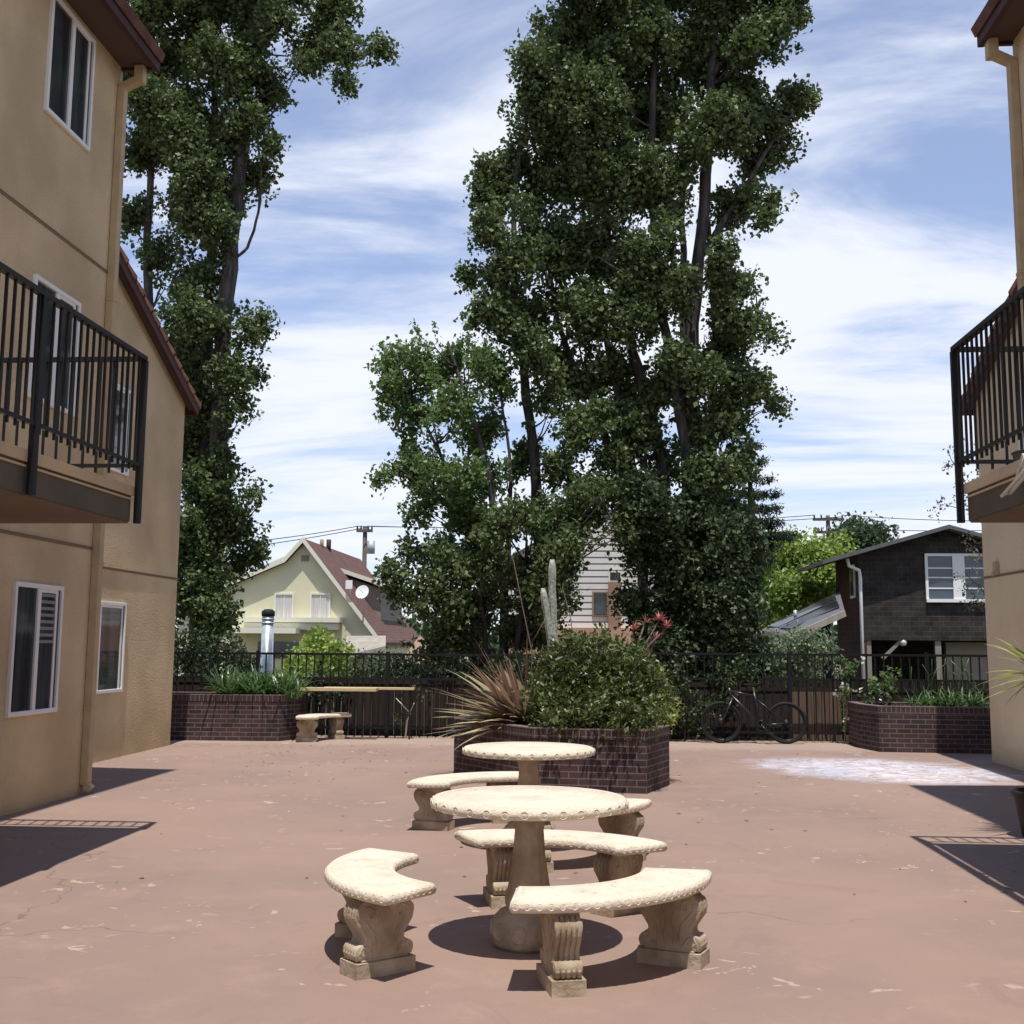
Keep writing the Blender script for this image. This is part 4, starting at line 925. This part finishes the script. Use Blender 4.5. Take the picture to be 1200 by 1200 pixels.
tree('poplar_tree', 'tall poplar with a bare grey trunk rising beside the left building', base, LL, YL, [
 (tk([(240,900,0),(246,700,0),(256,520,0),(263,380,0),(275,250,0),(288,120,0),(298,0,0),(300,-100,0)],YL), .24, .10),
 (tk([(228,900,.3),(232,700,.3),(240,480,.3),(246,330,.3),(252,180,.3),(250,0,.3)],YL), .20, .06),
 (tk([(190,900,.5),(180,500,.5),(172,300,.5),(176,200,.5),(180,60,.5)],YL), .14, .05),
 (tk([(268,312,0),(290,290,0),(303,250,0),(306,190,0),(300,130,0)],YL), .035, .02), (tk([(300,60,0),(335,20,0),(370,15,0),(410,45,0),(445,58,0)],YL), .05, .012)],
 M_leafA, M_bark, .098, 21, 46, .125)
hd_ = thing('hedge_shrub', (at(255,860,22.3).x, 22.3, -.5), 'dark leafy shrub behind the fence above the left brick planter', 'shrub')
P = clump_points(px_lobes([(225,765,30,30),(262,765,26,22),(292,778,18,14),(240,800,34,26),(290,800,28,14)], 22.3), 18, 34, .11); leaves_mesh('foliage', M_ivy, hd_, P, .07)
m_ = MB(); limb(m_, tk([(262,870,0),(260,800,0),(262,760,0)],22.3), .04, .02); m_.build('stem', M_barkd, hd_)
hd2 = thing('hedge', (at(460,860,22.4).x, 22.4, -.5), 'low dark hedge behind the fence between the lime shrub and the middle planter', 'hedge')
P = clump_points(px_lobes([(430,800,30,20),(470,795,34,20),(520,792,34,22),(560,790,30,24),(600,790,30,24),(650,790,40,26),(710,795,40,26),(385,805,30,16)], 22.2), 18, 34, .11, warp=.12); leaves_mesh('foliage', M_ivy, hd2, P, .07)
m_ = MB()
for q_ in (430, 520, 650): limb(m_, tk([(q_,870,0),(q_+3,830,0),(q_,800,0)],22.4), .03, .015)
m_.build('stem', M_barkd, hd2)
def simple_shrub(name, label, lob, Y, m_leaf, size, dens, k, sig, cat='shrub', stem=None, barkm=M_barkd):
    p = at(lob[0][0], lob[0][1], Y); g0 = gz(p.x, p.y); root = thing(name, (p.x, p.y, g0), label, cat)
    P = clump_points(px_lobes(lob, Y), dens, k, sig, shell=.35); leaves_mesh('crown' if cat == 'tree' else 'foliage', m_leaf, root, P, size)
    m_ = MB(); limb(m_, [(p.x, p.y, g0), (p.x+.05, p.y, (g0+p.z)/2), (p.x, p.y, p.z)], stem or .06, (stem or .06)*.4); m_.build('trunk' if cat == 'tree' else 'stem', barkm, root)
    return root
simple_shrub('shrub', 'bright lime green shrub behind the fence, before the yellow house', [(375,765,22,22),(355,775,18,16),(398,770,16,18),(375,748,16,10),(345,790,22,16),(390,790,24,14)], 26, M_lime, .10, 16, 26, .13)
simple_shrub('flowering_shrub', 'pale cream flowering shrub at the fence below the red roof', [(455,775,24,9),(480,772,14,9),(430,778,14,8)], 25, M_grey, .07, 18, 24, .1)
simple_shrub('grey_shrub', 'feathery grey green shrub behind the right fence, below the solar roof', [(925,758,34,20),(900,762,20,18),(955,760,22,22),(925,785,44,20)], 25, M_grey, .075, 22, 34, .11)
simple_shrub('acacia_tree', 'bright yellow green tree spreading behind the solar roof', [(915,660,26,24),(945,655,26,22),(965,665,22,26),(890,680,20,26),(935,685,34,20),(970,690,20,16),(1000,680,24,20),(905,640,14,10),(880,705,20,22),(905,712,26,18),(930,640,20,10),(980,645,20,12)], 46, M_lime, .17, 5, 40, .26, cat='tree', stem=.15)
simple_shrub('leafy_tree', 'mid green tree in front of the yellow green one, next to the ivy', [(900,700,22,20),(925,695,24,18),(955,700,22,16),(895,650,12,14),(885,720,14,14)], 42, M_limed, .16, 6, 36, .24, cat='tree', stem=.12)
simple_shrub('hill_shrub', 'olive coloured scrub on the slope above the solar roof', [(900,722,16,8),(930,712,26,8),(960,708,20,6)], 44, M_olive, .14, 7, 30, .2)
simple_shrub('round_tree', 'distant dark round tree on the skyline above the dark shingle house', [(1008,624,26,10),(985,634,18,10),(1030,632,14,10),(1010,640,30,12)], 85, M_far, .32, 2.0, 60, .5, cat='tree', stem=.3)
# cedar
cdp = at(885, 620, 34); g0 = gz(cdp.x, cdp.y); ced = thing('cedar_tree', (cdp.x, cdp.y, g0), 'dark cedar with layered drooping boughs showing right of the tall poplar', 'tree')
lob = []
for i, (y_, hw) in enumerate(((520, 12), (540, 20), (560, 26), (578, 32), (596, 36), (612, 40), (626, 52), (640, 36), (655, 30))):
    p = at(878, y_, 34); w_ = hw*34/F_PX
    for s_ in (-.6, 0, .62): lob.append((p.x+w_*s_, p.y, p.z-.05*abs(s_), w_*.45, w_*.6, .11))
P = clump_points(lob, 12, 40, .09, vert=.5); leaves_mesh('crown', M_cedar, ced, P, .12, aspect=.3)
m_ = MB(); limb(m_, [(cdp.x-.15, cdp.y, g0), (cdp.x-.15, cdp.y, 4), tuple(at(878, 505, 34))], .18, .03); m_.build('trunk', M_barkd, ced)
# thin tree behind right building
p0 = at(1160, 900, 23.5)
rt = thing('slender_tree', (p0.x, 23.5, -.4), 'sparse slender tree beyond the right building, its twigs under the balcony', 'tree')
lob = px_lobes([(1112,545,10,8),(1118,525,10,10),(1105,592,12,7),(1128,585,14,10),(1120,560,14,8),(1140,560,14,12),(1140,640,14,16),(1130,680,14,16),(1145,705,14,16),(1152,670,14,20),(1160,600,20,20),(1165,560,20,20)], 23.5)
P = clump_points(lob, 9, 16, .09); leaves_mesh('crown', leaf_mat('thin_leaf', (.05, .06, .035), (.13, .13, .08), .2), rt, P, .06)
m_ = MB()
for q in ([(1175,900,0),(1170,700,0),(1165,600,0),(1150,530,0)], [(1168,640,0),(1140,600,0),(1110,592,0)], [(1166,600,0),(1130,565,0),(1112,530,0)], [(1170,720,0),(1150,690,0),(1130,670,0)]): limb(m_, tk(q, 23.5), .035 if q[0][1] == 900 else .014, .006)
m_.build('trunk', M_barkd, rt)
# far wooded mass on the skyline
lob = []
rs3 = random.Random(9)
for i in range(70): x_ = -95+i*2.8; lob.append((x_, 150+rs3.uniform(-10, 10), rs3.uniform(-1, 2.0), 5, 5, rs3.uniform(2.5, 4.0)))
P = clump_points(lob, .30, 26, .9); tag(leaves_mesh('distant_woodland', M_far, None, P, .9), 'far wooded skyline beyond the gardens', 'woodland', kind='stuff')

# ------------------------------------------------------------------ houses behind
def W3(x, y, Y): return tuple(at(x, y, Y))
# yellow house
HY = 50; GZ = -2.9
yh = thing('yellow_house', (-12, HY+4, -2.7), 'pale yellow gabled house with a steep red shingle roof, beyond the left fence', 'house')
ap = at(355, 634, HY); kn = at(334, 657, HY); le = at(262, 688, HY); re = at(447, 756, HY)
xr_w = re.x-.35; zr = lambda x_: ap.z+(x_-ap.x)*(re.z-ap.z)/(re.x-ap.x)
w_ = MB(); L0 = -17.5; zl = kn.z+(L0-kn.x)*(le.z-kn.z)/(le.x-kn.x)
w_.ext([(L0, HY+.3, GZ), (xr_w, HY+.3, GZ), (xr_w, HY+.3, zr(xr_w)), (ap.x, HY+.3, ap.z-.05), (kn.x, HY+.3, kn.z-.05), (L0, HY+.3, zl-.05)], (0, 12, 0)); w_.build('wall', M_yel, yh)
r = MB(); th = .12
def slab(a, b, y0, y1, t=.12):
    r.ext([(a[0], y0, a[1]), (b[0], y0, b[1]), (b[0], y0, b[1]+t), (a[0], y0, a[1]+t)], (0, y1-y0, 0))
slab((ap.x, ap.z), (re.x, re.z), HY, HY+12.6); slab((kn.x, kn.z), (ap.x, ap.z), HY, HY+12.6); slab((L0-.4, zl-.15), (kn.x, kn.z), HY, HY+12.6)
rf = r.build('roof', M_shingle, yh)
r = MB()
for a, b in (((ap.x, ap.z), (re.x, re.z)), ((kn.x, kn.z), (ap.x, ap.z)), ((L0-.4, zl-.15), (kn.x, kn.z))): slab((a[0], a[1]-.06), (b[0], b[1]-.06), HY-.05, HY-.002, t=.24)
r.build('bargeboard', M_cream, rf)
for (xa, xb) in ((-13.05+.0, 0), (0, 0)): pass
for (x0_, x1_) in ((323, 343), (365, 386)):
    a = at(x0_, 725, HY+.3); b = at(x1_, 697, HY+.3); f = MB(); t = .07; y_ = HY+.22
    f.box(a.x-t, b.x+t, y_, HY+.3, b.z, b.z+t); f.box(a.x-t, a.x, y_, HY+.3, a.z, b.z); f.box(b.x, b.x+t, y_, HY+.3, a.z, b.z); f.box((a.x+b.x)/2-.02, (a.x+b.x)/2+.02, y_+.02, HY+.3, a.z, b.z)
    fw = f.build('window', M_cream, yh); f = MB(); f.box(a.x, b.x, HY+.26, HY+.296, a.z, b.z); f.build('curtain', M_curtain, fw)
a = at(285, 729, HY); b = at(400, 724, HY); f = MB(); f.box(a.x, b.x, HY-.35, HY+.3, a.z, b.z); f.box(a.x+.1, b.x-.1, HY-.2, HY+.3, a.z-.3, a.z-.02)
a = at(268, 742, HY); b = at(352, 736, HY); f.box(a.x, b.x, HY-.8, HY+.3, a.z, b.z); f.build('ledge', M_cream, yh)
a = at(300, 771, HY); b = at(348, 752, HY); f = MB(); f.box(a.x, b.x, HY+.2, HY+.3, a.z, b.z); f.build('window', M_glass, yh)
a = at(351, 657, HY); b = at(360, 650, HY); f = MB(); f.box(a.x, b.x, HY+.26, HY+.3, a.z, b.z); f.build('vent', M_beige, yh)
# shed dormer on the right slope
d0 = at(410, 658, 54); d = MB()
dx0, dz0 = -11.3, zr(-11.3)+.12; dx1, dz1 = -9.35, zr(-11.3)-.55
d.ext([(dx0, 54.2, dz0-.2), (dx1-.25, 54.2, dz1-.1), (dx1-.25, 54.2, zr(dx1-.25)-.2), ], (0, 6, 0)); dm = d.build('dormer', M_beige, yh)
d = MB(); d.ext([(dx0-.1, 53.9, dz0), (dx1, 53.9, dz1), (dx1, 53.9, dz1+.12), (dx0-.1, 53.9, dz0+.12)], (0, 6.6, 0)); d.build('dormer_roof', M_shingle, dm)
d = MB(); d.ext([(dx0-.1, 53.85, dz0-.05), (dx1, 53.85, dz1-.05), (dx1, 53.85, dz1+.14), (dx0-.1, 53.85, dz0+.14)], (0, .045, 0)); d.build('bargeboard', M_cream, dm)
d = MB(); q = at(383, 636, 54); d.tube([(ap.x+.1, 54.5, ap.z-.1), (ap.x+.1, 54.5, ap.z+.45)], .11, 10); d.build('vent_pipe', M_fascia, rf)
d = MB(); d.tube([(ap.x+.05, 53.3, ap.z-.1), (ap.x+.05, 53.3, ap.z+.35)], .09, 10); d.build('vent_pipe', M_tan, rf)
# lean-to with pale roof at its right foot
M_palew = mat('pale_roofing', (.36, .33, .27), .8, var=.2)
lt = thing('lean_to_shed', (-10, 46, -2.6), 'pale roofed lean to at the foot of the yellow house', 'shed')
d = MB(); d.ext([W3(405, 745, 48), W3(452, 745, 48), W3(452, 757, 46), W3(405, 768, 46)], (0, 0, -.12)); d.build('roof', M_palew, lt)
a = at(408, 765, 47); b = at(448, 765, 47); d = MB(); d.box(a.x, b.x, 46.6, 48, -2.7, 1.15); d.build('wall', M_beige, lt)
# satellite dish, on a pole standing beside the house
ds = thing('satellite_dish', W3(425, 720, 49.5), 'round white satellite dish against the red roof of the yellow house', 'dish')
c = at(425, 694, 49.2); d = MB(); nn = Vector((-.25, -1, .35)).normalized(); xx = nn.cross(Vector((0, 0, 1))).normalized(); yy = nn.cross(xx); vs = []; fs = []
for i in range(5):
    rr = .29*i/4
    for j in range(20): a_ = 2*math.pi*j/20; vs.append(c+xx*rr*math.cos(a_)+yy*rr*math.sin(a_)+nn*(.5*rr*rr*1.2))
for i in range(4):
    for j in range(20): fs.append((i*20+j, i*20+(j+1) % 20, (i+1)*20+(j+1) % 20, (i+1)*20+j))
d.add(vs, fs, True); d.build('reflector', M_white, ds)
d = MB(); d.tube([c, c+nn*.3-yy*0], .012, 6); d.tube([c-nn*.03, c-nn*.15+Vector((0, 0, -.3)), (c.x, c.y+.2, zr(c.x)+.05)], .03, 8); d.build('arm', M_galv, ds)
c = at(409, 685, 49.8); d = MB(); d.cbox(c, (.28, .03, .36)); d.tube([c+Vector((0, .02, 0)), (c.x+.02, 50.3, zr(c.x)+.1)], .02, 6)
tag(d.build('panel_antenna', M_white, None, loc=tuple(c)), 'small pale rectangular aerial panel on the red roof, left of the dish', 'antenna')
# flue pipe
fl = thing('flue_pipe', (at(312, 760, 30).x, 30, -2), 'galvanised metal flue pipe with a dark cap, in front of the yellow house', 'flue')
a = at(312, 790, 30); b = at(312, 716, 30); d = MB(); d.tube([(a.x, 30, -2), (a.x, 30, b.z-.12)], .15, 20); d.ring((a.x, 30, b.z-.3), (0, 0, 1), .155, .012, 20); d.ring((a.x, 30, b.z-.2), (0, 0, 1), .155, .012, 20); d.build('pipe', M_galv, fl)
d = MB(); d.lathe([(.155, 0), (.165, .01), (.165, .12), (.10, .17), (.02, .18)], (a.x, 30, b.z-.13), 20); d.build('cap', M_rubber, fl)
# tan hip roof shed
hs = thing('garden_pavilion', (at(490, 770, 30).x, 30, -2.2), 'small tan pyramid roofed pavilion left of the understory trees', 'pavilion')
a = at(468, 778, 30); b = at(512, 778, 30); apx = at(492, 744, 31); z0 = a.z; d = MB()
d.add([(a.x, 30, z0), (b.x, 30, z0), (b.x, 32, z0), (a.x, 32, z0), (apx.x, 31, apx.z)], [(0, 1, 4), (1, 2, 4), (2, 3, 4), (3, 0, 4), (3, 2, 1, 0)]); d.build('roof', M_tan, hs)
d = MB(); d.box(a.x+.12, b.x-.12, 30.12, 31.88, -2.4, z0); d.build('wall', M_beige, hs)
# white clapboard house
CY = 36
ch = thing('clapboard_house', (at(700, 760, CY).x, CY+3, -2.5), 'white clapboard gable house glimpsed between the poplar and the young tree', 'house')
a = at(590, 662, CY); b = at(815, 662, CY); apx = at(703, 596, CY); lo = at(700, 736, CY); w_ = MB()
w_.ext([(a.x, CY, lo.z), (b.x, CY, lo.z), (b.x, CY, a.z), (apx.x, CY, apx.z), (a.x, CY, a.z)], (0, 8, 0)); w_.build('wall', M_clap, ch)
w_ = MB(); pe = at(890, 770, CY); w_.box(a.x, pe.x, CY-.25, CY+8.1, -2.8, lo.z-.004); w_.build('base_wall', M_peach, ch)
r = MB()
for e in (a, b):
    s_ = 1 if e is b else -1; ex, ez = e.x+s_*.4, e.z-.4*(apx.z-e.z)/abs(apx.x-e.x)
    r.ext([(apx.x, CY-.06, apx.z), (ex, CY-.06, ez), (ex, CY-.06, ez+.14), (apx.x, CY-.06, apx.z+.14)], (0, 8.3, 0))
r.build('roof', M_asph, ch)
p = at(720, 700, CY); w_ = MB(); w_.box(p.x-.18, p.x+.18, CY-.14, CY-.002, lo.z, at(720, 682, CY).z); w_.build('post', M_peachd, ch)
for (x0_, y0_, x1_, y1_) in ((715, 671, 727, 680), (696, 695, 711, 720)):
    a = at(x0_, y1_, CY); b = at(x1_, y0_, CY); w_ = MB(); w_.box(a.x-.05, b.x+.05, CY-.05, CY-.001, a.z-.05, b.z+.05); fw = w_.build('window', M_cream if y0_ < 690 else M_peachd, ch); w_ = MB(); w_.box(a.x, b.x, CY-.06, CY-.051, a.z, b.z); w_.build('pane', M_glass, fw)
# dark shingle house at the right
DY = 38
dh = thing('shingle_house', (10.5, DY+3, -2.5), 'dark brown shingle house with a white framed window, beyond the right fence', 'house')
c0 = at(1008, 750, DY); apx = at(1107, 621, DY); sl_ = (apx.z-at(965, 661, DY).z)/(apx.x-at(965, 661, DY).x); X0 = c0.x; X1 = 2*apx.x-X0+.5; zb = c0.z; zz = lambda x_: apx.z-abs(x_-apx.x)*sl_
w_ = MB(); w_.ext([(X0, DY, zb), (X1, DY, zb), (X1, DY, zz(X1)), (apx.x, DY, apx.z), (X0, DY, zz(X0))], (0, .25, 0))
w_.box(X1-.25, X1, DY+.25, DY+3.5, zb, zz(X1)); w_.box(X0+.2, X1-.25, DY+3.3, DY+3.5, -2.6, zz(X0)); w_.build('wall', M_dshing, dh)
w_ = MB(); w_.box(X0, X0+.2, DY+.251, DY+3.5, -2.6, zz(X0)); w_.box(X0, X0+.2, DY+.02, DY+.251, -2.6, zb-.003); w_.build('side_wall', M_rshing, dh)
w_ = MB(); w_.box(X0+.2, X1, DY+.26, DY+3.29, zb, zb+.12); w_.build('floor', M_dark, dh)
r = MB()
for s_ in (-1, 1):
    ex = apx.x+s_*(abs(X0-apx.x)+1.15); r.ext([(apx.x, DY-.5, apx.z), (ex, DY-.5, zz(ex)), (ex, DY-.5, zz(ex)+.12), (apx.x, DY-.5, apx.z+.12)], (0, 4.6, 0))
r.build('roof', M_asph, dh)
a = at(1088, 702, DY); b = at(1158, 652, DY); mid1 = at(1120, 700, DY).x; f = MB(); y_ = DY-.08; t = .08
f.box(a.x-t, b.x+t, y_, DY, b.z, b.z+t); f.box(a.x-t, b.x+t, y_-.04, DY, a.z-.10, a.z); f.box(a.x-t, a.x, y_, DY, a.z, b.z); f.box(b.x, b.x+t, y_, DY, a.z, b.z)
f.box((a.x+b.x)/2-.18, (a.x+b.x)/2+.18, y_, DY, a.z, b.z)
for z_ in (.25, .5, .72): f.box(a.x, (a.x+b.x)/2-.18, y_+.03, DY, a.z+(b.z-a.z)*z_-.02, a.z+(b.z-a.z)*z_+.02); f.box((a.x+b.x)/2+.18, b.x, y_+.03, DY, a.z+(b.z-a.z)*z_-.02, a.z+(b.z-a.z)*z_+.02)
fw = f.build('window', M_white, dh); f = MB(); f.box(a.x, b.x, DY-.03, DY-.001, a.z, b.z); f.build('pane', mat('blue_glass', (.06, .08, .11), .08, spec=.6), fw)
f = MB(); f.box(X0-.05, X0-.001, DY+.4, DY+1.0, at(1004, 700, DY).z, at(1004, 660, DY).z); fw = f.build('window', M_white, dh); f = MB(); f.box(X0-.06, X0-.051, DY+.47, DY+.93, at(1004, 697, DY).z, at(1004, 663, DY).z); f.build('pane', M_glass, fw)
f = MB(); q = at(992, 655, DY); f.tube([(q.x, DY-.1, q.z), (q.x+.05, DY-.1, q.z-.22), (X0+.02, DY-.1, q.z-.36), (X0+.04, DY-.1, q.z-.6), (X0+.04, DY-.1, -2.3)], .055, 8); f.build('downspout', M_white, dh)
f = MB(); a = at(1115, 757, DY); f.box(a.x, X1-.3, DY+.6, DY+.8, -2.5, zb-.05); f.build('porch_wall', M_beige, dh)
f = MB(); f.bar((at(1035, 772, DY).x, DY+.1, at(1035, 772, DY).z), (at(1056, 751, DY).x, DY+.1, at(1056, 751, DY).z), .1, .1)
for px_ in (1018, 1100): q = at(px_, 760, DY); f.box(q.x-.09, q.x+.09, DY+.05, DY+.2, -2.5, zb-.003)
f.build('porch_post', M_beige, dh)
f = MB(); q = at(1059, 752, DY); f.lathe([(.02, .12), (.10, .08), (.12, 0), (.09, -.08), (.02, -.11)], (q.x, DY+.1, q.z-.02), 16); f.build('lamp', M_lamp, dh)
# low building with solar roof
sh = thing('solar_roof_shed', (at(940, 760, 34).x, 34.5, -2.4), 'low building with dark solar panels on its sloping roof, beside the dark shingle house', 'shed')
P1, P2, P3, P4 = Vector(W3(886, 741, 33)), Vector(W3(932, 742, 32.5)), Vector(W3(990, 716, 33.5)), Vector(W3(984, 694, 38.5))
r = MB(); P5 = Vector(W3(886, 739, 36))
q = [P1, P2, P3, P4]; r.add([p for p in q]+[p-Vector((0, 0, .14)) for p in q], [(0, 1, 2, 3), (7, 6, 5, 4), (0, 4, 5, 1), (1, 5, 6, 2), (2, 6, 7, 3), (3, 7, 4, 0)]); rf = r.build('roof', M_asph, sh)
def rp(u, v): return (P1.lerp(P2, u)).lerp(P4.lerp(P3, u), v)
nrm = (P2-P1).cross(P4-P1).normalized(); nrm = nrm if nrm.z > 0 else -nrm
for u0, u1, v0, v1 in ((.10, .42, .08, .92), (.52, .80, .06, .92)):
    r = MB(); r.add([rp(u0, v0)+nrm*.08, rp(u1, v0)+nrm*.08, rp(u1, v1)+nrm*.08, rp(u0, v1)+nrm*.08, rp(u0, v0)+nrm*.03, rp(u1, v0)+nrm*.03, rp(u1, v1)+nrm*.03, rp(u0, v1)+nrm*.03], [(0, 1, 2, 3), (0, 4, 5, 1), (1, 5, 6, 2), (2, 6, 7, 3), (3, 7, 4, 0)]); r.build('solar_panel', M_solar, rf)
r = MB(); r.bar(P2+Vector((0, -.03, -.06)), P3+Vector((0, -.03, -.06)), .04, .17); r.bar(P1+Vector((0, -.03, -.06)), P2+Vector((0, -.03, -.06)), .04, .12); r.build('fascia', M_palew, rf)
r = MB(); r.tube([rp(.3, .35), rp(.3, .35)+Vector((0, 0, .25))], .05, 8); r.build('vent_pipe', M_galv, rf)
w_ = MB(); w_.ext([(P1.x+.2, 35.5, -2.5), (P3.x, 35.5, -2.5), (P3.x, 35.5, P3.z-.25), (P1.x+.2, 35.5, P1.z-.2)], (0, 2, 0)); w_.build('wall', M_dark, sh)

# utility poles and cables
def upole(px_, ytop, Y, label, arms):
    p = at(px_, ytop, Y); g0 = gz(p.x, Y); root = thing('utility_pole', (p.x, Y, g0), label, 'utility pole', 'utility poles on the skyline')
    m_ = MB(); m_.tube([(p.x, Y, g0), (p.x, Y, p.z)], [.17, .12], 10); m_.build('pole', M_pole, root)
    for dz, hw in arms:
        m_ = MB(); m_.box(p.x-hw, p.x+hw, Y-.2, Y-.1, p.z-dz-.08, p.z-dz+.08)
        for s_ in (-.9, -.45, .45, .9): m_.tube([(p.x+hw*s_, Y-.15, p.z-dz+.08), (p.x+hw*s_, Y-.15, p.z-dz+.28)], .05, 6)
        m_.build('crossarm', M_pole, root)
    return root, p
pl, pp1 = upole(428, 617, 66, 'wooden utility pole behind the ridge of the red roof', [(.25, .45)])
m_ = MB(); m_.tube([(pp1.x+.35, 66, pp1.z-1.5), (pp1.x+.35, 66, pp1.z-.8)], .22, 12); m_.build('transformer', M_galv, pl)
pr, pp2 = upole(970, 604, 72, 'wooden utility pole with two crossarms above the yellow green tree', [(.25, .9), (1.0, .9)])
def cable(pts, label, r=.022):
    m_ = MB(); P_ = []
    for i in range(len(pts)-1):
        a, b = Vector(pts[i]), Vector(pts[i+1])
        for j in range(12): t = j/12; P_.append(a.lerp(b, t)-Vector((0, 0, 1))*(.012*(b-a).length*4*t*(1-t)))
    P_.append(Vector(pts[-1])); m_.tube(P_, r, 5); tag(m_.build('overhead_cable', M_wire, None, loc=tuple(pts[0])), label, 'cable', 'overhead cables')
q1 = lambda dx, dz: (pp1.x+dx, 65.85, pp1.z-dz); q2 = lambda dx, dz: (pp2.x+dx, 71.85, pp2.z-dz)
cable([W3(240, 640, 60), q1(-.4, 0), q2(-.8, 0)], 'upper cable running over the red roof from pole to pole')
cable([W3(230, 648, 60), q1(.4, 0), q2(.8, .1)], 'lower cable running over the red roof from pole to pole')
cable([q2(.8, 0), W3(1250, 610, 74)], 'upper cable running right from the pole above the shingle house')
cable([q2(.8, .8), W3(1250, 618, 74)], 'second cable running right from the pole above the shingle house')
cable([q2(0, 1.6), W3(1075, 636, 45)], 'service cable sloping down to the roof of the shingle house')

# fallen leaves and grit on the patio
n = 260; m_ = MB(); rs4 = random.Random(21)
for i in range(n):
    x_ = rs4.gauss(0, 3.2); y_ = rs4.uniform(8, 20)
    if i % 2: x_ = rs4.choice((-5.2, -4.6, -3.9))+rs4.gauss(0, .7); y_ = rs4.uniform(14, 19.8)
    if abs(x_) > 5.3 or (-2.1 < x_ < 1 and 13.4 < y_ < 18): continue
    a = rs4.uniform(0, 6.3); l_ = rs4.uniform(.012, .032); c_, s_ = math.cos(a)*l_, math.sin(a)*l_; h = rs4.uniform(.004, .012)
    m_.add([(x_-c_, y_-s_, .004), (x_+s_*.5, y_-c_*.5, h), (x_+c_, y_+s_, .006), (x_-s_*.5, y_+c_*.5, h)], [(0, 1, 2, 3)])
tag(m_.build('fallen_leaves', leaf_mat('dry_leaf', (.10, .06, .03), (.32, .24, .14), .1)), 'dry leaf scraps scattered on the patio', 'litter', kind='stuff')

# bookkeeping property used while building is not part of the scene
for o in bpy.data.objects:
    if '_org' in o: del o['_org']
